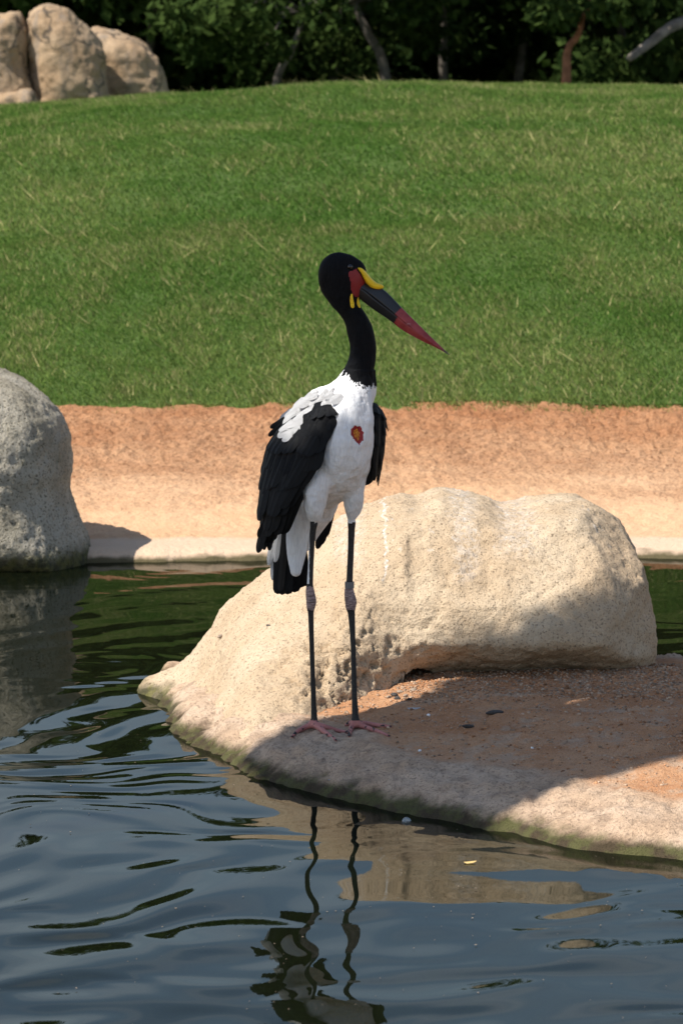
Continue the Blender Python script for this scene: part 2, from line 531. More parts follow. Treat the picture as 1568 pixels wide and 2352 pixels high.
rim = t.mix(t.ramp(t.noise(95, 4, 0.7), 0.36, 0.46, 0.65, 0.0), rim, (0.22, 0.15, 0.105))
c = t.mix(sd, rim, earth)
z = t.xyz()[2]
zz = t.math('ADD', z, t.math('MULTIPLY', t.noise(13, 5, 0.65), 0.055))
c = t.mix(t.ramp(zz, 0.045, 0.082, 0.95, 0.0), c, t.mix(t.ramp(t.noise(18, 3), 0.4, 0.6), (0.045, 0.034, 0.018), (0.075, 0.078, 0.025)))
nb = t.bump(t.noise(34, 5, 0.7), 0.9, 0.02)
nb = t.bump(g1, 0.9, 0.008, nb)
isl_mat = t.pbr(c, 0.92, nb, 0.15)
xs = lin((-1.05, 1.6, 0.011)); xs = np.concatenate([xs, np.arange(1.65, 3.3, 0.05)])
ys = lin((9.3, 14.4, 0.013))
X, Y = np.meshgrid(xs, ys)
Z, D, S = isl_h(X, Y)
me = np_mesh('islet', np.stack([X, Y, Z], -1).reshape(-1, 3), grid_faces(len(xs), len(ys)))
fattr(me, 'sand', S.ravel())
islet = tag(link('islet', me, isl_mat), kind='structure')
isl_bvh = BVHTree.FromPolygons([tuple(p) for p in np.stack([X, Y, Z], -1).reshape(-1, 3)[:, :]], grid_faces(len(xs), len(ys)).tolist())

def hit(bvhs, dx, dy):
    d = ray(dx, dy).normalized()
    best = None
    for b in bvhs:
        r = b.ray_cast(CAM, d)
        if r[0] is not None and (best is None or r[3] < best[1]):
            best = (r[0], r[3], r[1])
    return best

# water
WT = [  # direction x, y, wavelength, slope, phase
    (0.80, -0.60, 0.29, 0.0150, 0.3), (0.72, -0.69, 0.38, 0.0100, 2.1), (0.88, -0.47, 0.19, 0.0075, 4.0),
    (0.10, -1.0, 0.37, 0.0085, 1.0), (-0.22, -0.97, 0.50, 0.0080, 5.2), (0.28, -0.96, 0.26, 0.0065, 3.3),
    (-0.08, -1.0, 0.21, 0.0040, 2.7), (0.45, -0.89, 0.17, 0.0032, 0.9), (-0.5, -0.86, 0.29, 0.0035, 1.9), (0.6, 0.8, 0.85, 0.006, 0.2),
    (0.15, -0.99, 0.14, 0.0095, 0.4), (-0.20, -0.98, 0.19, 0.0085, 2.2), (0.33, -0.94, 0.11, 0.0050, 4.4)]
xs = np.concatenate([[-300, -60, -20, -8, -4.5, -3], lin((-2.0, 2.0, 0.0165)), [3, 4.5, 8, 20, 60, 300]])
ys = np.concatenate([[-300, -60, 0, 4, 6, 7], lin((7.6, 17.6, 0.019)), [18.5]])
X, Y = np.meshgrid(xs, ys)
p3 = np.stack([X, Y, X * 0], -1).reshape(-1, 3)
mod1 = (1.0 + 0.9 * fbm(p3, 0.55, 2, 81)).reshape(X.shape)
mod2 = (1.0 + 0.9 * fbm(p3, 0.7, 2, 83)).reshape(X.shape)
warp = 0.20 * fbm(p3, 0.9, 3, 85).reshape(X.shape)
shortk = 0.22 + 0.9 * sstep(0.1, -0.5, X) * sstep(9.8, 11.5, Y) + 0.25 * sstep(12, 14, Y)
leftk = 0.55 + 1.35 * sstep(0.25, -0.6, X)
Z = 0
for i, (a, b, L, s, ph) in enumerate(WT):
    A = s * L / (2 * math.pi)
    Z = Z + A * (leftk * np.clip(mod1, 0.2, 2) if i < 3 else (1.25 if i < 10 else 1.3 * shortk) * np.clip(mod2, 0.15, 2)) * np.sin(2 * math.pi * ((a * X + b * Y + warp * (1 + 0.2 * i)) / L) + ph)
fade = sstep(2.0, 1.6, np.abs(X)) * sstep(7.6, 8.0, Y) * sstep(17.6, 16.6, Y)
Z = Z * fade * 0.72 * (0.45 + 0.55 * sstep(15.2, 13.0, Y))
t = NT('pond_water')
fr = t.n('ShaderNodeFresnel'); fr.inputs['IOR'].default_value = 1.33
gl = t.n('ShaderNodeBsdfGlossy'); gl.inputs['Roughness'].default_value = 0.015; gl.inputs['Color'].default_value = (0.54, 0.55, 0.54, 1)
tr = t.n('ShaderNodeBsdfTransparent'); tr.inputs['Color'].default_value = (0.42, 0.46, 0.34, 1)
df = t.n('ShaderNodeBsdfDiffuse')
t.put(df.inputs['Color'], t.mix(t.noise(1.5, 4), (0.004, 0.0065, 0.003), (0.008, 0.011, 0.005)))
m1 = t.n('ShaderNodeMixShader'); m1.inputs[0].default_value = 0.62
t.l(tr.outputs[0], m1.inputs[1]); t.l(df.outputs[0], m1.inputs[2])
m2 = t.n('ShaderNodeMixShader')
t.l(fr.outputs[0], m2.inputs[0]); t.l(m1.outputs[0], m2.inputs[1]); t.l(gl.outputs[0], m2.inputs[2])
t.l(m2.outputs[0], t.out.inputs[0])
me = np_mesh('pond_water', np.stack([X, Y, Z], -1).reshape(-1, 3), grid_faces(len(xs), len(ys)))
tag(link('pond_water', me, t.m), kind='structure')

# ================================================================== ROCKS
tan_mat = mat_rock('tan_granite', (0.47, 0.345, 0.222), (0.54, 0.425, 0.295), (0.38, 0.275, 0.175), 0.8, streaks=True, bump=1.15)
grey_mat = mat_rock('grey_granite', (0.33, 0.29, 0.215), (0.50, 0.45, 0.36), (0.20, 0.18, 0.11), 0.95, algae=1.5, grain=100, bump=2.4)
far_rock_mat = mat_rock('far_granite', (0.32, 0.215, 0.125), (0.38, 0.275, 0.175), (0.15, 0.115, 0.08), 0.35, algae=False, grain=60, cracks=True)

# large boulder with its apron running down into the water
SIL = [(300, 1590), (330, 1566), (400, 1528), (440, 1495), (480, 1452), (505, 1415), (520, 1392), (560, 1356), (620, 1308), (700, 1240), (770, 1190), (830, 1160), (880, 1146),
       (920, 1143), (960, 1149), (1010, 1136), (1060, 1145), (1110, 1155), (1150, 1170), (1200, 1166), (1250, 1154), (1310, 1149), (1360, 1152), (1500, 1158), (1560, 1160)]
YR = 13.15
S_x = np.array([at(a, b, YR).x for a, b in SIL]); S_z = np.array([at(a, b, YR).z for a, b in SIL])
FR = [(300, 1600, 0), (345, 1612, -0.02), (372, 1652, -0.02), (400, 1688, -0.03), (440, 1716, -0.03), (505, 1752, -0.02), (560, 1755, 0.05), (620, 1720, 0.07), (700, 1668, 0.10), (760, 1625, 0.12),
      (830, 1585, 0.14), (900, 1560, 0.15), (1000, 1556, 0.15), (1150, 1556, 0.15), (1300, 1554, 0.15), (1420, 1552, 0.15), (1560, 1550, 0.15)]
Fp = [on(*q) for q in FR]
F_x = np.array([p.x for p in Fp]); F_y = np.array([p.y for p in Fp])
h = 0.0102
x0, x1, y0, y1, z0, z1 = -1.05, 1.12, 11.2, 14.2, -0.32, 0.85
gx, gy, gz = np.arange(x0, x1, h), np.arange(y0, y1, h * 1.0), np.arange(z0, z1, h)
GX, GY, GZ = np.meshgrid(gx, gy, gz, indexing='ij')
GX = GX.astype(np.float32); GY = GY.astype(np.float32); GZ = GZ.astype(np.float32)
T = np.interp(gx, S_x, S_z)[:, None, None]
yf = np.interp(gx, F_x, F_y)
ker = np.ones(9) / 9
yf = np.convolve(np.pad(yf, 4, mode='edge'), ker, 'valid')[:, None, None]
pw = (1.15 + 2.1 * sstep(-0.25, 0.40, gx))[:, None, None]
base = -0.25
Tb = np.maximum(T - base, 0.05)
zn = np.clip((GZ - base) / Tb, 0, None)
lower = np.clip((0.27 - GZ) / 0.18, 0, 1)
under = 0.75 * sstep(0.10, 0.40, gx)[:, None, None] * lower ** 1.6
front = np.clip((YR - GY) / np.maximum(YR - yf + 0.10, 0.08), 0, None) * (1 + under)
back = np.clip((GY - YR) / 0.85, 0, None)
xe0, xe1 = at(1300, 1500, 12.9).x, at(1522, 1500, 12.9).x
e = np.clip((GX - xe0) / (xe1 - xe0), 0, None)
el = np.clip((at(345, 1560, 13.2).x - GX) / 0.10, 0, None)
f = (el ** 2 + np.where(GY < YR, front, back) ** pw + zn ** np.maximum(pw, 1.6) + e ** 2.6) ** (1 / 1.9) - 1
f = f * 0.35
pin = np.stack([GX[f < 0], GY[f < 0], GZ[f < 0]], 1)
pin = pin[(pin[:, 0] > 0.05)]
for nn_, cut in (((0.05, -0.62, 0.78), 0.050), ((0.62, -0.30, 0.72), 0.045), ((0.30, -0.80, 0.52), 0.040), ((-0.35, -0.60, 0.72), 0.030), ((0.85, -0.50, 0.10), 0.050), ((0.10, -0.97, 0.20), 0.020), ((0.5, 0.1, 0.85), 0.020), ((0.75, -0.55, 0.40), 0.030)):
    nn_ = np.array(nn_) / np.linalg.norm(nn_)
    sup = (pin @ nn_).max() - cut
    f = np.maximum(f, (GX * nn_[0] + GY * nn_[1] + GZ * nn_[2] - sup) - 2.0 * np.clip(0.22 - GX, 0, None))
# hollow under the left end of the bulge
hc = on(905, 1545, 0.15)
f = np.maximum(f, -(np.sqrt(((GX - hc.x) / 0.12) ** 2 + ((GY - hc.y) / 0.13) ** 2 + ((GZ - 0.150) / 0.026) ** 2) - 1) * 0.05)
f[0] = f[-1] = 1; f[:, 0] = f[:, -1] = 1; f[:, :, 0] = f[:, :, -1] = 1
v, q = surface_nets(f, (x0, y0, z0), h)
v = relax(v, q, 2)
n = vnormals(v, q)
big = fbm(v, 2.6, 3, 101)
mid = fbm(v, 11, 3, 103)
pc = on(800, 1560, 0.2)
pit_m = np.exp(-(((v[:, 0] - pc.x) / 0.20) ** 2 + ((v[:, 2] - 0.22) / 0.14) ** 2)) * (v[:, 1] < YR)
pits = np.minimum(fbm(v, 38, 3, 107, 0.7) + 0.15, 0) + 0.35 * np.minimum(fbm(v, 12, 2, 109) + 0.1, 0)
edge = np.minimum(1.0, np.maximum(0, v[:, 1] - 11.2))
def dxy(P):
    d = P - np.array([0, 0, CAM_H]); dep = d[:, 1] * CP - d[:, 2] * SP
    return 784 + FD * d[:, 0] / dep, 1176 - FD * (d[:, 1] * SP + d[:, 2] * CP) / dep
def line_d(px, py, pl):
    d = np.full(px.shape, 1e9)
    for (ax_, ay_), (bx_, by_) in zip(pl[:-1], pl[1:]):
        ex, ey = bx_ - ax_, by_ - ay_
        t_ = np.clip(((px - ax_) * ex + (py - ay_) * ey) / (ex * ex + ey * ey), 0, 1)
        d = np.minimum(d, np.hypot(px - ax_ - t_ * ex, py - ay_ - t_ * ey))
    return d
rx_, ry_ = dxy(v)
rx_ = rx_ + 5 * fbm(v, 30, 2, 131)
crack = sum(np.exp(-(line_d(rx_, ry_, pl) / 4.5) ** 2) * k_ for pl, k_ in (
    ([(1092, 1305), (1076, 1313), (1062, 1320)], 1.0), ([(968, 1443), (985, 1436), (1003, 1412), (1010, 1380), (1024, 1350), (1030, 1325)], 0.7), ([(960, 1330), (955, 1360), (948, 1372)], 0.5), ([(1228, 1300), (1238, 1294), (1262, 1284)], 0.5))) * (v[:, 1] < YR)
v = v + n * (0.013 * big + 0.0050 * mid + 0.0032 * fbm(v, 34, 2, 111) + 0.0030 * fbm(v, 60, 2, 113) + 0.034 * pit_m * pits + 0.003 * pits - 0.010 * crack)[:, None]
rock_bvh = BVHTree.FromPolygons(v.tolist(), q.tolist())
base_p = Vector((0.1, 12.9, 0.0))
me = np_mesh('boulder', v - np.array(base_p), q)
o = link('boulder', me, tan_mat); o.location = base_p
tag(o, 'huge pale tan boulder on the islet behind the stork, sloping down into the pond', 'boulder')

def inflate_rock(name, outline, Yc, ry, D, mat, label, hv, amp=0.02, seed=0, fine=0.0, group=None):
    pts = [at(a, b, Yc) for a, b in outline]
    P2 = [(p.x, p.z) for p in pts]
    P2 = spline(P2 + [P2[0]], len(P2) * 4)[:-1]
    xs_, zs_ = [p[0] for p in P2], [p[1] for p in P2]
    gx = np.arange(min(xs_) - 3 * hv, max(xs_) + 4 * hv, hv); gz = np.arange(min(zs_) - 3 * hv, max(zs_) + 4 * hv, hv)
    gy = np.arange(Yc - ry - 3 * hv, Yc + ry + 4 * hv, hv)
    A, B = np.meshgrid(gx, gz, indexing='ij')
    din = -poly_sd(A, B, [tuple(p) for p in P2])
    u = np.clip(din / D, -0.05, 1)
    th = np.where(din > 0, ry * (1 - (1 - np.clip(u, 0, 1)) ** 2.2) ** 0.5, din * 3)
    f = np.abs(gy[None, :, None] - Yc) - th[:, None, :]
    f = np.clip(f, -4 * hv, 4 * hv)
    f[0] = f[-1] = 1; f[:, 0] = f[:, -1] = 1; f[:, :, 0] = f[:, :, -1] = 1
    v, q = surface_nets(f, (gx[0], gy[0], gz[0]), hv)
    v = relax(v, q, 5)
    n = vnormals(v, q)
    v = v + n * (amp * fbm(v, 1.2 / D, 3, seed) + amp * 0.3 * fbm(v, 7 / D, 4, seed + 5) + fine * fbm(v, 38, 3, seed + 8, 0.7))[:, None]
    b = Vector((sum(xs_) / len(xs_), Yc, max(0.0, min(zs_))))
    me = np_mesh(name, v - np.array(b), q)
    o = link(name, me, mat); o.location = b
    return tag(o, label, 'boulder', group)

inflate_rock('boulder', [(-330, 1330), (-345, 1150), (-280, 960), (-170, 870), (-60, 838), (0, 850), (60, 876), (120, 930), (152, 990), (162, 1045), (166, 1082), (160, 1112), (172, 1150), (190, 1205), (204, 1255), (207, 1300), (204, 1345), (60, 1360)],
             17.05, 0.55, 0.34, grey_mat, 'rough grey speckled boulder standing at the far edge of the pond', 0.0125, 0.010, 201, 0.0042)
inflate_rock('boulder', [(60, 60), (75, 22), (110, 10), (150, 18), (190, 45), (222, 90), (242, 150), (250, 250), (180, 275), (85, 275), (76, 180), (62, 110)],
             34.6, 0.34, 0.30, far_rock_mat, 'tall tan upright boulder in the middle of the hilltop boulder group', 0.022, 0.03, 211)
inflate_rock('boulder', [(-110, 40), (-50, 20), (0, 28), (38, 30), (52, 48), (60, 110), (78, 200), (76, 270), (-20, 290), (-120, 280)],
             34.5, 0.34, 0.28, far_rock_mat, 'tan boulder left of the dark cleft in the hilltop boulder group', 0.022, 0.03, 221)
inflate_rock('boulder', [(-70, 230), (-20, 215), (30, 208), (70, 204), (84, 222), (88, 268), (0, 290), (-80, 280)],
             34.2, 0.2, 0.10, far_rock_mat, 'low flat brown stone at the foot of the hilltop boulders', 0.02, 0.015, 231)
inflate_rock('boulder', [(200, 95), (215, 68), (250, 66), (290, 76), (330, 95), (360, 130), (378, 165), (390, 205), (392, 250), (300, 262), (200, 262), (190, 160)],
             35.3, 0.36, 0.30, far_rock_mat, 'rounded grey brown boulder at the tree side of the hilltop boulder group', 0.022, 0.03, 241)

# ================================================================== STORK
Y0 = hit([isl_bvh], 770, 1682)[0].y
S = FD * 1.7417 / (Y0 * CP + 0.0)                # layout units per metre near the bird (approx.)
root_p = hit([isl_bvh], 768, 1672)[0]
stork = empty('stork', root_p)
tag(stork, 'tall black and white stork with a red and yellow bill standing on the islet', 'stork')
RP = np.array(root_p)

def b(fx, fy, dy=0.0):
    return np.array(fb(fx, fy, Y0 + dy)) - RP

def ground_pt(fx, fy, lift):
    r = hit([isl_bvh], fx / 1.7417, fy / 1.7417)
    return np.array(r[0]) + np.array([0, 0, lift]) - RP

R = lambda px: px / S
HV = 0.0034
lo = np.min([b(1030, 1000, -0.25), b(1030, 2990, -0.25)], 0) - 0.02
hi = np.max([b(1600, 1000, 0.33), b(1600, 2990, 0.33)], 0) + 0.02
lo[2] = -0.06
dims = np.ceil((hi - lo) / HV).astype(int)
SDF = np.full(dims, 0.2, dtype=np.float32)
ax = [lo[i] + HV * np.arange(dims[i]) for i in range(3)]

def add_chain(P, Rr, k, ys=1.0):
    P = np.asarray(P, float)
    m = max(Rr) * max(1, ys) + k + 3 * HV
    i0 = np.maximum(((P.min(0) - m - lo) / HV).astype(int), 0)
    i1 = np.minimum(((P.max(0) + m - lo) / HV).astype(int) + 1, dims)
    X, Y, Z = np.meshgrid(*[ax[i][i0[i]:i1[i]] for i in range(3)], indexing='ij', sparse=True)
    D_ = None
    for pa, pb, ra, rb in zip(P[:-1], P[1:], Rr[:-1], Rr[1:]):
        d = pb - pa; d[1] /= ys
        px, py, pz = X - pa[0], (Y - pa[1]) / ys, Z - pa[2]
        t = np.clip((px * d[0] + py * d[1] + pz * d[2]) / max(d @ d, 1e-12), 0, 1)
        dist = np.sqrt((px - t * d[0]) ** 2 + (py - t * d[1]) ** 2 + (pz - t * d[2]) ** 2) - (ra + (rb - ra) * t)
        D_ = dist if D_ is None else np.minimum(D_, dist)
    s = (slice(i0[0], i1[0]), slice(i0[1], i1[1]), slice(i0[2], i1[2]))
    A = SDF[s]
    hh = np.maximum(k - np.abs(A - D_), 0) / k
    SDF[s] = np.minimum(A, D_) - hh * hh * k * 0.25

def chain(pts, k, ys=1.0):                       # (fx, fy, dy, radius px)
    q_ = spline(np.array(pts, float), 4 * len(pts) - 3)
    add_chain([b(*p[:3]) for p in q_], [R(max(p[3], 4)) for p in q_], k, ys)

# torso
chain([(1428, 1545, 0.00, 60), (1402, 1650, -0.03, 92), (1388, 1760, -0.045, 106), (1350, 1860, -0.01, 108), (1295, 1945, 0.07, 88), (1240, 2040, 0.16, 64)], 0.045)
chain([(1400, 1560, 0.03, 62), (1300, 1640, 0.09, 88), (1235, 1720, 0.15, 100), (1190, 1820, 0.19, 98), (1170, 1930, 0.20, 80)], 0.06)
chain([(1245, 2020, 0.13, 70), (1195, 2120, 0.12, 50), (1186, 2210, 0.11, 40), (1183, 2285, 0.10, 23)], 0.03, 0.6)
chain([(1325, 1960, 0.12, 60), (1290, 2050, 0.16, 44), (1250, 2130, 0.18, 30), (1222, 2190, 0.19, 18)], 0.03)
chain([(1440, 1760, -0.01, 50), (1425, 1870, 0.02, 52), (1390, 1940, 0.08, 48)], 0.045)
# neck and head
chain([(1358, 1165, 0, 54), (1389, 1228, 0, 45), (1418, 1268, 0, 46), (1438, 1317, 0, 51), (1451, 1376, 0, 51), (1448, 1435, 0, 52), (1434, 1490, 0, 58), (1420, 1560, 0.01, 74)], 0.02, 0.92)
chain([(1352, 1094, 0, 77), (1364, 1108, 0, 79)], 0.015, 0.70)
chain([(1366, 1095, 0, 76), (1408, 1092, 0, 56)], 0.03, 0.62)
chain([(1385, 1140, 0, 62), (1425, 1160, 0, 34)], 0.03, 0.62)
chain([(1344, 1140, 0, 62), (1366, 1186, 0, 52)], 0.02, 0.75)
# thighs and legs
LY, RY = -0.035, 0.035
chain([(1300, 1870, 0.0, 66), (1268, 1935, -0.05, 57), (1258, 2005, -0.055, 45), (1257, 2045, -0.045, 32), (1257, 2080, LY, 17), (1256, 2100, LY, 13)], 0.02)
chain([(1390, 1880, 0.03, 60), (1410, 1940, 0.015, 48), (1413, 2005, 0.02, 38), (1409, 2045, 0.03, 29), (1407, 2080, RY, 17), (1406, 2100, RY, 14)], 0.02)
gl_, gr_ = ground_pt(1252, 2918, 0), ground_pt(1421, 2914, 0)
ly2, ry2 = gl_[1] + RP[1] - Y0, gr_[1] + RP[1] - Y0
def lerp(a, c, t): return a + (c - a) * t
def leg(ps, ya, yb):
    n_ = len(ps)
    chain([(p[0], p[1], lerp(ya, yb, (p[1] - 2080) / 820), p[2]) for p in ps], 0.006)
leg([(1257, 2070, 14), (1250, 2140, 13), (1246, 2200, 12), (1240, 2330, 12.5), (1239, 2352, 16), (1241, 2375, 19), (1245, 2405, 21), (1243, 2432, 17), (1243, 2452, 12.5), (1247, 2583, 10.5), (1253, 2774, 11), (1256, 2860, 13), (1256, 2884, 15)], LY, ly2)
leg([(1407, 2070, 15), (1405, 2140, 14), (1403, 2200, 13), (1397, 2340, 14), (1396, 2362, 19), (1399, 2385, 22), (1403, 2408, 24), (1402, 2432, 20), (1405, 2452, 15), (1412, 2583, 11), (1417, 2774, 12), (1420, 2855, 14), (1421, 2880, 17)], RY, ry2)
def toes(ank, lst, rr=12):
    for t_ in lst:
        p0 = b(ank[0], ank[1], ank[2])
        pts = [p0] + [ground_pt(x_, y_, R(rr) * k_) for (x_, y_), k_ in zip(t_, (0.75, 0.55, 0.4))]
        rs = [R(14), R(11.5), R(9.5), R(6)]
        add_chain(pts, rs, 0.008)
toes((1254, 2896, ly2), [[(1218, 2919), (1190, 2932), (1167, 2953)], [(1283, 2925), (1315, 2946), (1345, 2967)], [(1298, 2916), (1345, 2928), (1391, 2935)], [(1244, 2912), (1238, 2913), (1230, 2912)]])
toes((1421, 2893, ry2), [[(1406, 2916), (1400, 2932), (1396, 2949)], [(1458, 2917), (1505, 2930), (1557, 2949)], [(1462, 2903), (1512, 2908), (1563, 2911)], [(1400, 2901), (1390, 2904), (1382, 2906)]])
v, q = surface_nets(SDF, lo, HV)
v = relax(v, q, 2, 0.45)
n = vnormals(v, q)
# pixel-layout coordinates of a point of the bird in its side plane
def fxy(v):
    P = v + RP
    d = P - np.array([0, 0, CAM_H])
    dep = d[:, 1] * CP - d[:, 2] * SP
    return (784 + FD * d[:, 0] / dep) * 1.7417, (1176 - FD * (d[:, 1] * SP + d[:, 2] * CP) / dep) * 1.7417
fx, fy = fxy(v)
feath = ((fy > 1480) & (fy < 2085)) * 1.0 + (fy <= 1480) * 0.3
str_p = v * np.array([1.0, 1.0, 0.35])
tuft = np.abs(fbm(v * np.array([1, 1, 0.45]) + 0.03 * fbm(v, 9, 2, 307)[:, None], 17, 2, 309))
v = v + n * (feath * (0.0026 * fbm(str_p, 45, 3, 301) + 0.0045 * fbm(v, 10, 2, 303) + 0.0055 * (tuft - 0.3)))[:, None]
wr = ((fy > 2345) & (fy < 2445))
v = v + n * (wr * 0.0005 * np.sin(v[:, 2] * 900 + 3 * fbm(v, 60, 2, 305)))[:, None]
fx, fy = fxy(v)
fc = v[q].mean(1); cxx, cyy = fxy(fc)
jag = 10 * fbm(fc * np.array([1, 1, 0.12]), 260, 2, 311) + 5 * fbm(fc, 60, 2, 313)
collar = np.interp(cxx, [1360, 1385, 1420, 1445, 1480], [1478, 1500, 1536, 1552, 1552]) + 3.5 * jag * 0.35 * 2
mi = np.zeros(len(q), dtype=np.int32)                         # 0 white
mi[(cyy < collar)] = 1                                        # black plumage
face_poly = [(475, 265), (512, 252), (552, 236), (600, 300), (672, 402), (700, 470), (640, 520), (530, 505), (505, 480), (485, 340)]
face_poly = [(1200 + a / 2.45, 980 + c_ / 2.45) for a, c_ in face_poly]
mi[poly_sd(cxx + 0.25 * jag, cyy, face_poly) < 0] = 2         # red face skin
legm = cyy > 2090 + 0.4 * jag
legm &= ~((cxx < 1238) & (cyy < 2335)) & ~((fc[:, 1] + RP[1] - Y0 > 0.075) & (cyy < 2330))
mi[legm] = 3
hock = (cyy > 2347) & (cyy < 2440 + 0.4 * jag)
mi[hock & legm] = 4
foot = (cyy > 2882 + 0.2 * jag)
mi[foot] = 5
blot = fbm(fc, 75, 2, 321) > 0.42
tipz = np.min([np.hypot(cxx - a, cyy - c_) for a, c_ in [(1167, 2953), (1345, 2967), (1391, 2935), (1396, 2949), (1557, 2949), (1563, 2911)]], 0) < 10
mi[foot & (blot | tipz) & (n[q].mean(1)[:, 2] > -0.1)] = 3
# bare red and orange patch on the breast
spot = [(1405, 1716), (1420, 1703), (1442, 1705), (1457, 1730), (1454, 1754), (1438, 1780), (1423, 1766), (1402, 1738)]
sdp = poly_sd(cxx + 0.2 * jag, cyy + 0.15 * jag, spot)
frontm = (fc[:, 1] + RP[1] - Y0) < 0.02
mi[(sdp < 0) & frontm] = 6
mi[(sdp < -11 + 0.5 * jag) & frontm & (cyy < 1764)] = 7
sdv = poly_sd(fx, fy, spot)
v = v - n * (0.008 * sstep(6, -14, sdv) * ((v[:, 1] + RP[1] - Y0) < 0.02))[:, None]

def feather_mat(name, c, c2, rough, spec, bump, sheen=0.0):
    t = NT(name)
    cc = t.mix(t.ramp(t.noise(1.0, 5, 0.65, vec=t.stretch(150, 150, 28)), 0.3, 0.7), c, c2)
    nb = t.bump(t.noise(1.0, 4, 0.6, vec=t.stretch(210, 210, 30)), bump, 0.004)
    nb = t.bump(t.noise(22, 3, 0.5), bump, 0.012, nb)
    return t.pbr(cc, rough, nb, spec)
white_f = feather_mat('white_plumage', (0.64, 0.63, 0.63), (0.78, 0.77, 0.76), 0.9, 0.15, 0.8)
black_f = feather_mat('black_plumage', (0.0022, 0.0025, 0.0033), (0.0050, 0.0052, 0.0062), 0.75, 0.12, 0.7)
t = NT('red_skin'); red_f = t.pbr(t.mix(t.noise(60, 4), (0.17, 0.010, 0.013), (0.25, 0.016, 0.018)), 0.5, t.bump(t.noise(200, 3), 0.3, 0.002), 0.35)
t = NT('leg_scales')
vz = t.voro(1.0, vec=t.stretch(240, 240, 130), feature='DISTANCE_TO_EDGE')
leg_f = t.pbr(t.mix(t.ramp(vz, 0.0, 0.16), (0.040, 0.037, 0.034), (0.011, 0.011, 0.012)), 0.65, t.bump(vz, 0.5, 0.002), 0.3)
t = NT('hock_skin')
wv = t.noise(1.0, 4, 0.6, vec=t.stretch(70, 70, 330))
hock_f = t.pbr(t.mix(t.ramp(wv, 0.35, 0.65), (0.12, 0.075, 0.07), (0.36, 0.26, 0.245)), 0.7, t.bump(wv, 0.7, 0.003), 0.25)
t = NT('pink_foot_skin'); pink_f = t.pbr(t.mix(t.noise(110, 4), (0.30, 0.095, 0.082), (0.50, 0.22, 0.19)), 0.6, t.bump(t.noise(320, 3), 0.6, 0.002), 0.3)
t = NT('breast_red'); bred_f = t.pbr(t.mix(t.noise(220, 4), (0.20, 0.012, 0.015), (0.36, 0.03, 0.03)), 0.6, t.bump(t.noise(260, 3), 0.6, 0.003), 0.3)
t = NT('breast_orange'); bora_f = t.pbr(t.mix(t.ramp(t.noise(200, 4), 0.35, 0.65), (0.34, 0.06, 0.012), (0.68, 0.30, 0.03)), 0.6, t.bump(t.noise(260, 3), 0.7, 0.003), 0.3)
me = np_mesh('body', v, q)
for m in (white_f, black_f, red_f, leg_f, hock_f, pink_f, bred_f, bora_f): me.materials.append(m)
me.polygons.foreach_set('material_index', mi)
body = link('body', me, None, stork)
body_bvh = BVHTree.FromPolygons(v.tolist(), q.tolist())

# bill: two mandibles lofted along the measured outlines
def zb(X, Y_): return (1200 + X / 2.45, 980 + Y_ / 2.45)
top = [zb(600, 330), zb(690, 395), zb(815, 435), zb(1020, 640), zb(1165, 785), zb(1300, 920), zb(1400, 1015), zb(1465, 1080)]
midl = [zb(565, 415), zb(640, 455), zb(740, 540), zb(900, 665), zb(1060, 795), zb(1190, 893), zb(1340, 1000), zb(1463, 1080)]
bot = [zb(530, 480), zb(580, 525), zb(690, 612), zb(875, 738), zb(1010, 840), zb(1190, 940), zb(1350, 1017), zb(1462, 1081)]
wid = [44, 42, 38, 30, 24, 17, 10, 2]
tipdy = -0.05
def bill_part(A, B, upper):
    A, B = spline(A, 40), spline(B, 40)
    W = np.interp(np.linspace(0, 1, 40), np.linspace(0, 1, 8), wid)
    rings = []
    for i in range(40):
        dy = tipdy * (i / 39)
        ring = []
        for th in np.linspace(0, 2 * math.pi, 20, endpoint=False):
            c_, s_ = math.cos(th), math.sin(th)
            tt = (c_ + 1) / 2                     # 1 at the outer edge, 0 at the gape line
            prof = (max(1 - tt, 0.0)) ** 0.55 if True else 0
            wdt = R(W[i]) * 0.5 * 1.15 * (0.10 + 0.9 * min(1, prof * 1.05)) * (1 if s_ >= 0 else -1) * min(1, abs(s_) * 2.2)
            pt = B[i] + (A[i] - B[i]) * tt
            ring.append(b(pt[0], pt[1], dy + wdt))
        rings.append(ring)
    return loft(rings)
def bill_mat(name, off):
    t = NT(name)
    x, y, z = t.xyz()
    s = t.math('SUBTRACT', t.math('MULTIPLY', x, 0.78), t.math('MULTIPLY', z, 0.62))
    P = b(*zb(960, 640 + off)); s0 = P[0] * 0.78 - P[2] * 0.62
    Q = b(*zb(1410, 1035)); s1 = Q[0] * 0.78 - Q[2] * 0.62
    s = t.math('ADD', s, t.math('MULTIPLY', t.math('SUBTRACT', t.noise(60, 5, 0.7), 0.5), 0.03))
    blk = t.mix(t.noise(90, 4), (0.008, 0.008, 0.009), (0.02, 0.019, 0.019))
    rd = t.mix(t.ramp(t.noise(45, 4), 0.3, 0.7), (0.21, 0.023, 0.022), (0.30, 0.045, 0.040))
    scr = t.ramp(t.noise(1.0, 3, vec=t.stretch(40, 40, 40), dist=0.6), 0.66, 0.7, 0, 0.4)
    rd = t.mix(scr, rd, (0.5, 0.36, 0.33))
    c = t.mix(t.ramp(s, s0 - 0.002, s0 + 0.003), blk, rd)
    c = t.mix(t.ramp(s, s1 - 0.022, s1 + 0.008), c, (0.06, 0.05, 0.05))
    return t.pbr(c, 0.30, t.bump(t.noise(90, 4), 0.25, 0.002), 0.45)
vv, ff = bill_part(top, midl, True)
upm = link('upper_mandible', py_mesh('upper_mandible', vv, ff), bill_mat('bill_upper', 0), stork)
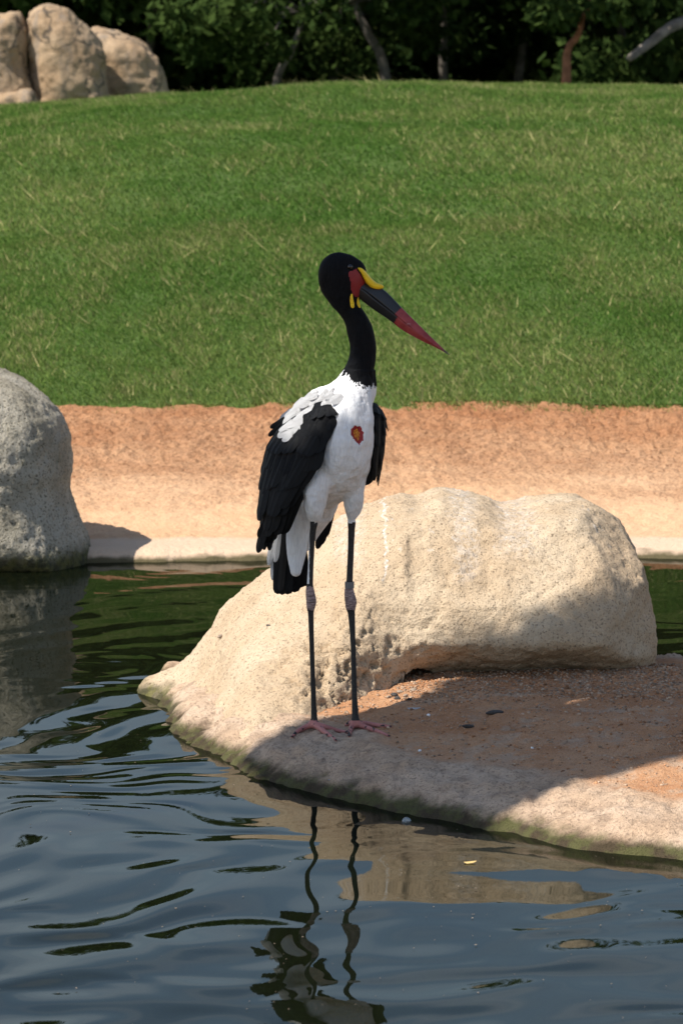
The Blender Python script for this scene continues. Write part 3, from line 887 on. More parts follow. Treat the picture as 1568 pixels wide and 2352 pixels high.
mid2 = [(a + 1.6, c_ - 2.2) for a, c_ in midl]
vv, ff = bill_part(bot, mid2, False)
link('lower_mandible', py_mesh('lower_mandible', vv, ff), bill_mat('bill_lower', 50), stork)
# yellow saddle on the bill
t = NT('yellow_saddle')
yel_m = t.pbr(t.mix(t.ramp(t.noise(70, 4), 0.62, 0.75), (0.80, 0.52, 0.012), (0.55, 0.20, 0.02)), 0.5, t.bump(t.noise(1.0, 4, 0.6, vec=t.stretch(160, 60, 160)), 0.9, 0.004), 0.35)
sa = [zb(556, 216), zb(600, 220), zb(640, 256), zb(690, 318), zb(745, 366), zb(795, 386), zb(820, 404)]
sb_ = [zb(552, 226), zb(590, 275), zb(620, 330), zb(655, 385), zb(705, 425), zb(765, 438), zb(815, 424)]
A, B_ = spline(sa, 26), spline(sb_, 26)
rings = []
for i in range(26):
    wdt = R(np.interp(i, [0, 3, 9, 20, 25], [32, 40, 36, 25, 5]))
    rings.append([list(b(*(B_[i] + (A[i] - B_[i]) * (0.5 + 0.5 * math.copysign(abs(math.cos(th)) ** 0.75, math.cos(th)))), tipdy * 0.25 * i / 25 + wdt * math.sin(th) * 1.0)) for th in np.linspace(0, 2 * math.pi, 18, endpoint=False)])
vv, ff = loft(rings)
sd_o = link('frontal_saddle', py_mesh('frontal_saddle', vv, ff), yel_m, stork)
# wattles
for X_, Y_, dy in ((510, 555, -0.045), (568, 572, -0.012)):
    ps = [zb(X_ - 4, Y_ - 75), zb(X_ - 6, Y_ - 30), zb(X_, Y_ + 15), zb(X_ + 4, Y_ + 52), zb(X_ + 5, Y_ + 66)]
    rr = [3, 6.5, 8, 7, 1.5] if dy < 0 else [4, 7, 6, 5, 1]
    sp = spline([(p[0], p[1], r_) for p, r_ in zip(ps, rr)], 12)
    rings = [[list(b(p[0] + p[2] * math.cos(th), p[1], dy + R(p[2]) * 0.7 * math.sin(th))) for th in np.linspace(0, 2 * math.pi, 10, endpoint=False)] for p in sp]
    vv, ff = loft(rings)
    link('wattle', py_mesh('wattle', vv, ff), yel_m, stork)
# eyes
t = NT('dark_eye'); eye_m = t.pbr((0.006, 0.004, 0.003), 0.06, None, 0.6)
ec = b(1399, 1066, 0)
for sgn in (-1, 1):
    o_ = Vector(ec) + Vector((0, sgn * 0.2, 0))
    r_ = body_bvh.ray_cast(o_, Vector((0, -sgn, 0)))
    ctr = np.array(r_[0]) + np.array([0, -sgn * 0.001, 0])
    rings = []
    for ph in np.linspace(0.02, math.pi - 0.02, 9):
        rings.append([[R(12) * math.sin(ph) * math.cos(th), R(9) * math.cos(ph), R(12) * math.sin(ph) * math.sin(th)] for th in np.linspace(0, 2 * math.pi, 14, endpoint=False)])
    vv, ff = loft(rings)
    e_ = link('eye', py_mesh('eye', vv, ff), eye_m, stork); e_.location = ctr
# leg band
t = NT('grey_band'); band_m = t.pbr(t.mix(t.noise(90, 4), (0.10, 0.10, 0.10), (0.16, 0.155, 0.15)), 0.5, t.bump(t.noise(300, 2), 0.2, 0.001), 0.4)
bc = b(1397.5, 2340, lerp(RY, ry2, 260 / 820))
rings = []
for z_, r_ in ((-13, 15), (-13, 19), (13, 19), (13, 15), (-13, 15)):
    rings.append([[R(r_) * math.cos(th), R(r_) * math.sin(th), R(z_)] for th in np.linspace(0, 2 * math.pi, 24, endpoint=False)])
vv, ff = loft(rings, caps=False)
o = link('leg_band', py_mesh('leg_band', vv, ff, False), band_m, stork); o.location = bc

# ---- feathers
def feather_mesh(name, blunt, mat, camber=0.12, nseg=9):
    rows = []
    for i in range(nseg + 1):
        u = 1 - (1 - i / nseg) ** 1.9
        wv = (min(1, u / 0.16 + 0.22)) * (max(0.0, 1 - ((u - (1 - blunt)) / blunt) ** 2.2) ** 0.5 if u > 1 - blunt else 1.0)
        wv = max(wv, 0.03)
        lift = 0.012 * u
        rows.append([(-0.5 * wv, u, -camber * wv * wv * 0.5 + lift), (-0.06 * wv, u, lift), (0, u, 0.02 + lift), (0.06 * wv, u, lift), (0.5 * wv, u, -camber * wv * wv * 0.5 + lift)])
    V = np.array(rows).reshape(-1, 3)
    me = np_mesh(name, V, grid_faces(5, nseg + 1))
    me.materials.append(mat)
    return me
black_q = feather_mat('black_quill', (0.0022, 0.0024, 0.0029), (0.0058, 0.0056, 0.0058), 0.6, 0.16, 0.3)
brown_q = feather_mat('brown_black_quill', (0.008, 0.007, 0.006), (0.014, 0.0115, 0.010), 0.6, 0.2, 0.3)
F_long = feather_mesh('long_feather', 0.2, black_q)
F_tail = feather_mesh('tail_feather', 0.07, black_q)
F_brown = feather_mesh('long_brown_feather', 0.08, brown_q)
F_covert = feather_mesh('covert_feather', 0.5, black_q, 0.2)
F_white = feather_mesh('white_feather', 0.5, white_f, 0.22)
F_whlong = feather_mesh('white_long_feather', 0.25, white_f)

def put_feather(mesh, p, d, nrm, L, W, parent, name='feather'):
    d = Vector(d).normalized(); nrm = Vector(nrm)
    nrm = (nrm - d * nrm.dot(d)).normalized()
    sx = d.cross(nrm)
    M = Matrix(((sx.x * W, d.x * L, nrm.x * W, p[0]), (sx.y * W, d.y * L, nrm.y * W, p[1]), (sx.z * W, d.z * L, nrm.z * W, p[2]), (0, 0, 0, 1)))
    o = bpy.data.objects.new(name, mesh)
    col.objects.link(o)
    o.parent = parent
    o.matrix_local = M
    return o

def wing_patch(rows, nu, nv, thick, out_dir):
    rr = [spline([b(*p) for p in r], nu) for r in rows]
    G = np.array([spline([r[i] for r in rr], nv) for i in range(nu)]).transpose(1, 0, 2)   # nv, nu, 3
    du = np.gradient(G, axis=1); dv = np.gradient(G, axis=0)
    N = np.cross(du, dv); N /= np.maximum(np.linalg.norm(N, axis=2), 1e-9)[..., None]
    if (N.reshape(-1, 3) @ np.array(out_dir)).mean() < 0: N = -N
    ed = np.ones((nv, nu)); 
    uu = np.linspace(0, 1, nu)[None, :]; vv_ = np.linspace(0, 1, nv)[:, None]
    ed = np.clip(np.minimum(np.minimum(uu, 1 - uu), np.minimum(vv_, 1 - vv_)) * 6, 0.08, 1)
    Ao = G + N * thick * 0.5 * ed[..., None]; Ai = G - N * thick * 0.5 * ed[..., None]
    V = np.vstack([Ao.reshape(-1, 3), Ai.reshape(-1, 3)])
    F1 = grid_faces(nu, nv); F2 = F1[:, ::-1] + nu * nv
    rim_ = list(range(nu)) + [r * nu + nu - 1 for r in range(1, nv)] + [(nv - 1) * nu + i for i in range(nu - 2, -1, -1)] + [r * nu for r in range(nv - 2, 0, -1)]
    Fr = [[rim_[i], rim_[i - 1], rim_[i - 1] + nu * nv, rim_[i] + nu * nv] for i in range(len(rim_))]
    return V, np.vstack([F1, F2, np.array(Fr)]), Ao, N, dv

# right wing (towards the grey boulder)
def row(l, r, dyr, k=1.05, bul=0.03):
    (lx, ly), (rx, ry) = l, r
    pts = []
    for u in (0, 0.25, 0.5, 0.75, 1):
        x_, y_ = lerp(lx, rx, u), lerp(ly, ry, u)
        pts.append((x_, y_, dyr + (rx - x_) / S * k - bul * math.sin(math.pi * u)))
    return pts
rows = [row((1262, 1612), (1312, 1598), -0.035, 1.0, 0.01), row((1205, 1655), (1347, 1646), -0.085, 1.0), row((1128, 1702), (1342, 1700), -0.105), row((1078, 1768), (1307, 1776), -0.115), row((1056, 1822), (1293, 1825), -0.118),
        row((1046, 1895), (1247, 1890), -0.105), row((1046, 1950), (1216, 1952), -0.09), row((1050, 2021), (1162, 2017), -0.05), row((1050, 2083), (1130, 2078), -0.02, 0.9, 0.02), row((1056, 2150), (1102, 2150), 0.0, 0.8, 0.01), row((1072, 2192), (1082, 2194), 0.01, 0.8, 0.0)]
V, FQ, Ao, N, dv = wing_patch(rows, 22, 46, 0.018, (-0.7, -0.7, 0))
wing_r = link('wing', np_mesh('wing', V, FQ), black_f, stork)
def wing_feathers(parent, Ao, N, dv, plan, mesh, seed):
    rg = random.Random(seed)
    nv, nu = Ao.shape[:2]
    for (vpos, us, L, W, tilt) in plan:
        for u in us:
            i = min(nv - 1, max(0, int(round((vpos + rg.uniform(-0.008, 0.008)) * (nv - 1)))))
            j = min(nu - 1, max(0, int(round(u * (nu - 1)))))
            n_ = N[i, j]; d_ = dv[min(nv - 3, max(2, i)), j].copy()
            d_ = d_ / np.linalg.norm(d_)
            d_ = d_ + np.array([rg.uniform(-0.05, 0.05), 0, 0]) - n_ * 0.03
            put_feather(mesh, Ao[i, j] + n_ * (0.001 + tilt), d_, n_, L * rg.uniform(0.88, 1.12), W * rg.uniform(0.9, 1.1), parent)
plan = []
for vpos, nfe, L, W in ((0.66, 7, 0.16, 0.030), (0.58, 8, 0.16, 0.032), (0.50, 8, 0.13, 0.034), (0.42, 9, 0.10, 0.034), (0.34, 9, 0.075, 0.033), (0.27, 9, 0.06, 0.030), (0.20, 8, 0.05, 0.028), (0.13, 7, 0.045, 0.026), (0.07, 6, 0.04, 0.023)):
    plan.append((vpos, np.linspace(0.08, 0.92, nfe), L, W, 0.0004))
plan = [(p_[0], p_[1], p_[2], p_[3] * 1.35, p_[4]) for p_ in plan]
wing_feathers(wing_r, Ao, N, dv, plan[:3], F_long, 3)
wing_feathers(wing_r, Ao, N, dv, plan[3:], F_covert, 4)
camn = np.array([-0.25, -0.95, 0.15])
for (x0_, y0_, d0, x1_, y1_, d1, W) in ((1075, 1960, 0.03, 1078, 2203, 0.0, 30), (1062, 1930, 0.05, 1060, 2178, 0.02, 28), (1092, 1990, 0.0, 1098, 2160, -0.01, 30), (1055, 1900, 0.07, 1050, 2120, 0.05, 26), (1110, 1980, -0.02, 1112, 2118, -0.02, 30)):
    a_, c_ = b(x0_, y0_, d0), b(x1_, y1_, d1)
    put_feather(F_long, a_, c_ - a_, camn, np.linalg.norm(c_ - a_), R(W), wing_r)
# ragged scapulars on the back edge
for (x0_, y0_, x1_, y1_) in ((1150, 1668, 1080, 1712), (1130, 1690, 1074, 1745), (1110, 1730, 1066, 1800)):
    a_, c_ = b(x0_, y0_, 0.10), b(x1_, y1_, 0.11)
    put_feather(F_long, a_, c_ - a_, camn, np.linalg.norm(c_ - a_), R(20), wing_r)

# left wing (towards the open sand)
rows = [[(1470, 1612, 0.03), (1492, 1610, 0.03), (1508, 1617, 0.05), (1490, 1612, 0.12)], [(1478, 1650, -0.02), (1505, 1650, -0.02), (1526, 1654, 0.04), (1480, 1650, 0.16)],
        [(1476, 1700, -0.035), (1506, 1695, -0.03), (1533, 1695, 0.04), (1470, 1690, 0.18)], [(1473, 1776, -0.035), (1503, 1776, -0.03), (1530, 1776, 0.04), (1460, 1770, 0.2)],
        [(1468, 1838, -0.02), (1498, 1838, -0.02), (1521, 1838, 0.05), (1440, 1830, 0.2)], [(1460, 1891, 0.0), (1482, 1891, 0.0), (1502, 1891, 0.06), (1430, 1890, 0.2)],
        [(1456, 1925, 0.03), (1466, 1928, 0.03), (1474, 1928, 0.06), (1430, 1920, 0.2)], [(1454, 1940, 0.05), (1459, 1942, 0.05), (1463, 1940, 0.07), (1430, 1935, 0.2)]]
V, FQ, Ao, N, dv = wing_patch(rows, 20, 34, 0.014, (0.8, -0.3, 0))
wing_l = link('wing', np_mesh('wing', V, FQ), black_f, stork)
plan = [(vp, np.linspace(0.12, 0.7, 4), L, W, 0.001) for vp, L, W in ((0.55, 0.085, 0.026), (0.42, 0.075, 0.026), (0.3, 0.06, 0.026), (0.2, 0.05, 0.025), (0.1, 0.04, 0.022))]
wing_feathers(wing_l, Ao, N, dv, plan, F_covert, 5)
for (x0_, y0_, x1_, y1_, W) in ((1320, 2010, 1268, 2196, 34), (1330, 2000, 1282, 2180, 34), (1338, 1990, 1298, 2150, 34)):
    a_, c_ = b(x0_, y0_, 0.24), b(x1_, y1_, 0.26)
    put_feather(F_long, a_, c_ - a_, camn, np.linalg.norm(c_ - a_), R(W), wing_l)

# tail
for (x0_, y0_, x1_, y1_, W, dy, ms) in ((1185, 2020, 1222, 2345, 46, 0.235, F_tail), (1175, 2020, 1200, 2352, 56, 0.22, F_tail), (1160, 2020, 1178, 2370, 56, 0.205, F_tail), (1150, 2020, 1150, 2378, 52, 0.19, F_tail),
                                         (1130, 2020, 1128, 2380, 46, 0.175, F_brown), (1118, 2030, 1110, 2377, 42, 0.16, F_tail), (1150, 2060, 1120, 2365, 30, 0.145, F_brown), (1165, 2120, 1150, 2366, 40, 0.15, F_tail)):
    a_, c_ = b(x0_, y0_, dy), b(x1_, y1_, dy)
    put_feather(ms, a_, c_ - a_, camn, np.linalg.norm(c_ - a_), R(W), stork, 'tail_feather')
for (x0_, y0_, x1_, y1_, W, dy) in ((1112, 2060, 1090, 2322, 30, 0.17), (1106, 2060, 1074, 2262, 26, 0.165), (1120, 2060, 1100, 2250, 30, 0.16)):
    a_, c_ = b(x0_, y0_, dy), b(x1_, y1_, dy)
    put_feather(F_whlong, a_, c_ - a_, camn, np.linalg.norm(c_ - a_), R(W), stork, 'white_secondary')
# white scapular feathers lying over the back, and loose breast feathers
rgf = random.Random(11)
wp = [(1150, 1636), (1190, 1600), (1262, 1562), (1340, 1545), (1380, 1580), (1340, 1610), (1300, 1590), (1240, 1650), (1215, 1690), (1185, 1718), (1168, 1740), (1155, 1720), (1145, 1690)]
placed = []
for _ in range(900):
    x_, y_ = rgf.uniform(1120, 1390), rgf.uniform(1540, 1735)
    if poly_sd(np.array([x_]), np.array([y_]), wp)[0] > -4: continue
    if any(abs(x_ - a) < 13 and abs(y_ - c_) < 11 for a, c_ in placed): continue
    placed.append((x_, y_))
wing_bvh = BVHTree.FromPolygons(wing_r.data.vertices and [tuple(p.co) for p in wing_r.data.vertices], [tuple(p.vertices) for p in wing_r.data.polygons])
cam_l = Vector(np.array([0, 0, CAM_H]) - RP)
def cast_bird(x_, y_, use_wing=True):
    d_ = Vector(b(x_, y_, 0)) - cam_l
    r1 = body_bvh.ray_cast(cam_l, d_.normalized()); r2 = wing_bvh.ray_cast(cam_l, d_.normalized()) if use_wing else (None,)
    if r1[0] is None and r2[0] is None: return None
    if r2[0] is not None and (r1[0] is None or r2[3] < r1[3]): return r2
    return r1
for (x_, y_) in sorted(placed, key=lambda p: -p[1]):
    r_ = cast_bird(x_, y_)
    if r_ is None: continue
    n_ = Vector(r_[1]);
    if n_.y > 0: n_ = -n_
    dd = Vector((-0.62 + rgf.uniform(-0.2, 0.2), 0.35, -0.75))
    dd = dd - n_ * dd.dot(n_)
    L = rgf.uniform(0.036, 0.05) * (0.8 if y_ < 1590 else 1)
    put_feather(F_white, r_[0] + n_ * 0.0045, dd, n_, L * 1.1, L * 0.85, stork, 'back_feather')

# ================================================================== GRASS
def blades(n, ymin, ymax, hgt, wid_, seed, straw):
    rg = np.random.default_rng(seed)
    y = ymin + (ymax - ymin) * rg.random(n * 2)
    x = (rg.random(n * 2) * 2 - 1) * (4.3 if ymax < 25 else 5.4)
    ok = (y > lawn_edge(x) - 0.03 + 0.05 * rg.standard_normal(n * 2))
    x, y = x[ok][:n], y[ok][:n]
    n = len(x)
    p = np.stack([x, y, x * 0], 1)
    z = far_h(x, y) - 0.015
    pat = fbm(p, 1.1, 4, 401); pat2 = fbm(p * [1, 0.5, 1], 3.5, 3, 403); pat3 = fbm(p, 0.35, 2, 405)
    hh = hgt * (0.55 + 0.9 * rg.random(n)) * (1 + 0.30 * pat2)
    an = rg.random(n) * 2 * math.pi
    ln = (0.35 + 0.9 * rg.random(n)) * hh
    lx = ln * np.cos(an) - 0.35 * hh; ly_ = ln * np.sin(an)
    is_s = rg.random(n) < straw * np.clip(1 + 1.6 * pat2 + 1.0 * pat, 0.1, 4)
    hh = np.where(is_s, hh * 1.15, hh)
    wa = rg.random(n) * math.pi
    wx, wy = wid_ * np.cos(wa) * 0.5, wid_ * np.sin(wa) * 0.5
    V = np.empty((n, 3, 3))
    V[:, 0] = np.stack([x - wx, y - wy, z], 1); V[:, 1] = np.stack([x + wx, y + wy, z], 1)
    V[:, 2] = np.stack([x + lx, y + ly_, z + hh], 1)
    g = np.clip(0.5 + 0.35 * pat + 0.25 * pat2 + 0.35 * pat3 + 0.35 * rg.standard_normal(n), 0, 1)[:, None]
    c = np.array([0.072, 0.150, 0.026]) * (1 - g) + np.array([0.175, 0.228, 0.060]) * g
    c = c * (0.75 + 0.5 * rg.random((n, 1)))
    st = np.array([0.40, 0.36, 0.16]) * (0.6 + 0.7 * rg.random((n, 1)))
    c = np.where(is_s[:, None], st, c)
    return V.reshape(-1, 3), np.repeat(c, 3, 0)
V1, C1 = blades(320000, 20.0, 24.2, 0.025, 0.0080, 1, 0.055)
V2, C2 = blades(540000, 23.8, 34.8, 0.027, 0.0100, 2, 0.05)
V3, C3 = blades(1700, 20.1, 33.0, 0.12, 0.010, 3, 1.0)
V3 = V3.reshape(-1, 3, 3); V3[:, 2, 2] = V3[:, 0, 2] + 0.35 * (V3[:, 2, 2] - V3[:, 0, 2]) + 0.03; V3 = V3.reshape(-1, 3)
V = np.vstack([V1, V2, V3]); C = np.vstack([C1, C2, C3])
me = np_mesh('grass', V, np.arange(len(V)).reshape(-1, 3), False)
cattr(me, 'tint', C)
t = NT('grass_blade')
d1 = t.n('ShaderNodeBsdfDiffuse'); d2 = t.n('ShaderNodeBsdfTranslucent'); ms = t.n('ShaderNodeMixShader'); ms.inputs[0].default_value = 0.35
ca = t.attr('tint', 'Color'); t.l(ca, d1.inputs[0]); t.l(ca, d2.inputs[0])
t.l(d1.outputs[0], ms.inputs[1]); t.l(d2.outputs[0], ms.inputs[2]); t.l(ms.outputs[0], t.out.inputs[0])
tag(link('grass', me, t.m), 'short green mown grass with straw coloured tufts covering the hill', 'grass', kind='stuff')

# ================================================================== TREES
t = NT('leaf')
d1 = t.n('ShaderNodeBsdfDiffuse'); d2 = t.n('ShaderNodeBsdfTranslucent'); ms = t.n('ShaderNodeMixShader'); ms.inputs[0].default_value = 0.3
ca = t.attr('tint', 'Color'); t.l(ca, d1.inputs[0]); t.l(ca, d2.inputs[0])
t.l(d1.outputs[0], ms.inputs[1]); t.l(d2.outputs[0], ms.inputs[2]); t.l(ms.outputs[0], t.out.inputs[0])
leaf_m = t.m
bark_grey = flat_mat('grey_bark', (0.11, 0.095, 0.08), 0.9, 0.1, 0.4, 12, 0.8, 30)
bark_red = flat_mat('red_bark', (0.20, 0.085, 0.05), 0.85, 0.1, 0.35, 10, 0.8, 30)
bark_pale = flat_mat('pale_bark', (0.21, 0.18, 0.155), 0.9, 0.1, 0.35, 10, 0.8, 30)

def leaf_cloud(cl, n, size, tint, seed, base):   # cl: list of (centre, radii, weight)
    rg = np.random.default_rng(seed)
    wts = np.array([c_[2] for c_ in cl], float); wts /= wts.sum()
    pick = rg.choice(len(cl), n, p=wts)
    ctr = np.array([list(c_[0]) for c_ in cl])[pick]; rr = np.array([list(c_[1]) for c_ in cl])[pick]
    d = rg.standard_normal((n, 3)); d /= np.linalg.norm(d, axis=1)[:, None]
    r = rg.random((n, 1)) ** 0.42
    p = ctr + d * rr * r
    keep = fbm(p, 2.1, 2, seed) + fbm(p, 6.0, 2, seed + 3) * 0.6 > -0.22
    p, d = p[keep], d[keep]; n = len(p)
    ax1 = rg.standard_normal((n, 3)); ax1[:, 2] -= 0.5; ax1 /= np.linalg.norm(ax1, axis=1)[:, None]
    nr = d * 0.6 + rg.standard_normal((n, 3)) * 0.7 + np.array([0, 0, 0.5])
    ax2 = np.cross(ax1, nr); ax2 /= np.maximum(np.linalg.norm(ax2, axis=1), 1e-6)[:, None]
    s = size * (0.6 + 0.8 * rg.random((n, 1)))
    V = np.stack([p - ax1 * s * 0.6, p + ax2 * s * 0.3, p + ax1 * s * 0.6, p - ax2 * s * 0.3], 1).reshape(-1, 3) - np.array(base)
    a = np.clip(0.5 + 0.45 * fbm(p, 1.6, 2, seed + 9) + 0.25 * rg.standard_normal(n), 0, 1)[:, None]
    c = np.array(tint[0]) * (1 - a) + np.array(tint[1]) * a
    me = np_mesh('crown', V, np.arange(4 * n).reshape(-1, 4), False)
    cattr(me, 'tint', np.repeat(c, 4, 0))
    return me

GREEN = ((0.018, 0.034, 0.010), (0.052, 0.080, 0.021))
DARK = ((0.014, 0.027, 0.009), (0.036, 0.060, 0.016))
OLIVE = ((0.045, 0.060, 0.018), (0.105, 0.125, 0.040))

def tree(name, label, cat, base, stems, crown, n, size, tint, bark, seed, group=None):
    r = empty(name, base)
    parts = []
    for path, radii in stems:
        pp = spline([list(p) + [q_] for p, q_ in zip(path, radii)], 3 * len(path))
        parts.append(tube(pp[:, :3] - np.array(base), pp[:, 3], 9))
    vv, ff = merge(parts)
    if parts:
        link('trunk', py_mesh('trunk', vv, ff), bark, r)
    link('crown', leaf_cloud(crown, n, size, tint, seed, base), leaf_m, r)
    return tag(r, label, cat, group)

def gz(x, y): return float(far_h(np.array([x]), np.array([y]))[0])

def T_(dx, dy, Y): return np.array(at(dx, dy, Y))
def grow(px, Y, top, lean=0.0, r0=0.07, seed=0, pts=None, crown_low=0.5, spread=1.3, n=5200, label='', tint=GREEN, bark=None, size=0.13, low=True, extra=()):
    rg = random.Random(seed)
    if pts:
        path = [T_(a, c_, Y) for a, c_ in pts]
        path[0][2] = gz(path[0][0], Y) - 0.1
    else:
        x = at(px, 180, Y).x
        path = [np.array([x, Y, gz(x, Y) - 0.1]), np.array([x + lean * 0.3, Y, gz(x, Y) + 0.7]), np.array([x + lean * 0.6, Y + 0.1, gz(x, Y) + 1.5])]
    r0 *= 0.78
    end = path[-1]
    radii = [r0 * (1 - 0.12 * i) for i in range(len(path))]
    path2 = path + [end + np.array([lean * 0.4, 0.2, 0.5]), end + np.array([lean * 0.7, 0.2, 1.0])]
    stems = [(path2, radii + [r0 * 0.4, r0 * 0.2])]
    gz0 = gz(path[0][0], Y)
    crown = []
    for k_ in range(7):
        a = rg.uniform(0, 6.28); rr = spread * rg.uniform(0.3, 1.0)
        c_ = np.array([end[0] + rr * math.cos(a), Y + rr * math.sin(a) * 0.9, gz0 + rg.uniform(1.45, top - 0.5)])
        j = end + np.array([0, 0, rg.uniform(-0.3, 0.9)])
        stems.append(([j, (j + c_) / 2 + np.array([0, 0, 0.15]), c_], [r0 * 0.42, r0 * 0.3, r0 * 0.12]))
        crown.append((c_, (rg.uniform(0.6, 0.95), rg.uniform(0.6, 0.95), rg.uniform(0.5, 0.8)), 1.0))
    crown.append((np.array([end[0], Y, gz0 + top - 0.8]), (0.95, 0.95, 0.85), 1.3))
    if low:
        for k_ in range(6):
            a = rg.uniform(0, 6.28); rr = spread * rg.uniform(0.5, 1.2)
            crown.append((np.array([end[0] + rr * math.cos(a), Y + 0.6 + abs(rr * math.sin(a) * 0.7), gz0 + rg.uniform(0.3, 1.1)]), (0.5, 0.5, 0.32), 0.4))
    for a, c_, dy_, r_ in extra:
        p_ = T_(a, c_, Y + dy_)
        crown.append((p_, (r_, r_, r_ * 0.6), 1.1 * r_))
        stems.append(([end + np.array([0, 0, -0.3]), (end + p_) / 2, p_], [r0 * 0.35, r0 * 0.25, r0 * 0.1]))
    return tree('tree', label, 'tree', Vector(path[0]), stems, crown, n, size, tint, bark or bark_grey, 500 + seed)

GRP = 'trees along the top of the hill'
grow(625, 38.5, 3.1, 0.3, 0.06, 1, pts=[(628, 195), (640, 170), (668, 120), (690, 60), (700, -40)], label='forked grey tree with green leaves growing beside the hilltop boulders', n=12000, size=0.095, extra=((430, 40, -0.8, 0.42), (520, 75, -1.0, 0.40), (560, 20, -1.2, 0.5), (610, 110, -0.6, 0.3), (740, 40, -0.5, 0.38), (470, 120, -0.4, 0.3)))
grow(892, 39.5, 3.2, -0.3, 0.075, 2, pts=[(895, 175), (878, 140), (845, 75), (815, 10), (790, -60)], label='grey tree trunk leaning towards the boulders behind the hill crest', n=10000, size=0.1, extra=((780, 90, 0.5, 0.35), (920, 20, -0.5, 0.35), (960, 60, 0.6, 0.35)))
grow(1018, 42.0, 3.3, 0.0, 0.07, 3, pts=[(1018, 180), (1017, 130), (1018, 60), (1016, -40)], label='slim straight dark trunk in the shade between two leaning trees', n=8000, tint=DARK)
grow(1300, 36.2, 2.9, 0.3, 0.062, 4, pts=[(1300, 200), (1300, 160), (1304, 110), (1326, 82), (1338, 40), (1362, -10), (1390, -70)], label='crooked red barked tree on the hill crest', bark=bark_red, n=8000, low=False, size=0.1, extra=((1270, 30, -0.2, 0.28), (1420, 15, -0.3, 0.3)))
grow(1700, 37.5, 3.0, -0.2, 0.08, 5, pts=[(1720, 200), (1690, 110), (1660, 20), (1650, -60)], label='pale grey tree whose sawn off limb reaches towards the red barked tree', bark=bark_pale, n=8000)
limb = [T_(1700, 0, 37.4), T_(1600, 40, 37.2), T_(1540, 62, 37.0), T_(1490, 100, 36.9), T_(1442, 136, 36.8)]
vv, ff = tube(spline([list(p) + [r_] for p, r_ in zip(limb, [0.065, 0.06, 0.052, 0.045, 0.034])], 16)[:, :3], spline([[r_] for r_ in [0.065, 0.06, 0.052, 0.045, 0.034]], 16)[:, 0], 9)
tr5 = [o for o in bpy.data.objects if o.name.startswith('tree') and 'sawn off' in o.get('label', '')][0]
link('limb', py_mesh('limb', vv - np.array(tr5.location), ff), bark_pale, tr5)
rr_ = random.Random(5)
for i, (px, Y, top, lab, tint) in enumerate([
        (-260, 40.0, 3.1, 'leafy green tree standing beyond the hilltop boulders on the open side', GREEN), (80, 41.0, 3.2, 'dense dark green tree directly behind the tall upright boulder', DARK), (330, 40.5, 3.0, 'bushy tree with bright green leaves behind the rounded grey brown boulder', GREEN),
        (480, 43.0, 3.4, 'dark leafy tree in the second row behind the forked grey tree', DARK), (760, 43.5, 3.3, 'olive green tree in the second row behind the leaning grey trunk', OLIVE), (1180, 43.0, 3.5, 'dark spreading tree in deep shade beside the red barked tree', DARK),
        (1450, 43.0, 3.3, 'olive tree in the second row behind the sawn off limb', OLIVE), (1900, 41.0, 3.2, 'green tree standing beyond the pale grey tree', GREEN), (-560, 42.0, 3.3, 'outermost dark tree on the boulder side of the hill', DARK), (2200, 42.5, 3.3, 'outermost dark tree on the far side of the pale grey tree', DARK)]):
    grow(px, Y, top, rr_.uniform(-0.4, 0.4), 0.07, 20 + i, label=lab, tint=tint, n=7500, spread=1.5, size=0.16)
# dense evergreen shrubs closing the view under the trees
lab_b = ['outermost beyond the hilltop boulders', 'second outermost beyond the hilltop boulders', 'behind the open side boulder', 'behind the tall upright boulder', 'behind the rounded boulder', 'behind the forked grey tree', 'between the forked tree and the leaning trunk', 'behind the leaning grey trunk', 'behind the slim straight trunk',
         'between the slim trunk and the red barked tree', 'behind the red barked tree', 'behind the sawn off limb', 'beside the pale grey tree', 'beyond the pale grey tree', 'outermost beyond the pale grey tree']
for i in range(15):
    px = -710 + i * 190
    Y = 45.5 + (i % 3) * 0.6
    x = at(px, 150, Y).x
    g0 = gz(x, Y)
    rg_ = random.Random(900 + i)
    cr = [(np.array([x + rg_.uniform(-0.5, 0.5), Y + rg_.uniform(-0.2, 0.3), g0 + z_]), (0.95, 0.6, 0.6), 1) for z_ in (0.2, 0.6, 1.1, 1.7, 2.2)]
    st = [([np.array([x, Y, g0 - 0.1]), np.array([x + rg_.uniform(-0.2, 0.2), Y, g0 + 0.8]), np.array([x + rg_.uniform(-0.3, 0.3), Y, g0 + 1.8])], [0.05, 0.04, 0.02])]
    tree('shrub', 'dark evergreen shrub in deep shade ' + lab_b[i], 'shrub', Vector((x, Y, g0)), st, cr, 9000, 0.2, DARK, bark_grey, 700 + i, 'evergreen shrubs under the hilltop trees')

# unseen shade tree added on the left bank; crown shaped to cast the islet's shadow
bv = [isl_bvh, rock_bvh]
SHD = [(548, 1750), (600, 1695), (660, 1668), (720, 1652), (800, 1640), (900, 1625), (980, 1600), (1040, 1560), (1100, 1500), (1180, 1440), (1290, 1378), (1400, 1352), (1455, 1350)]
SHD2 = [(1568, 1735), (1450, 1768), (1300, 1802), (1190, 1852), (1130, 1895)]
tx = Vector((TO_SUN.y, -TO_SUN.x, 0)).normalized(); ty = TO_SUN.cross(tx)
poly = []
for a, c_ in SHD:
    r_ = hit(bv, a, c_)
    poly.append(r_[0])
poly += [Vector((1.7, 13.2, 0.5)), Vector((2.3, 12.4, 0.15))]
for a, c_ in SHD2:
    r_ = hit(bv, a, c_)
    poly.append(r_[0] if r_ else on(a, c_, 0.0))
poly += [on(950, 1990), on(700, 1900)]

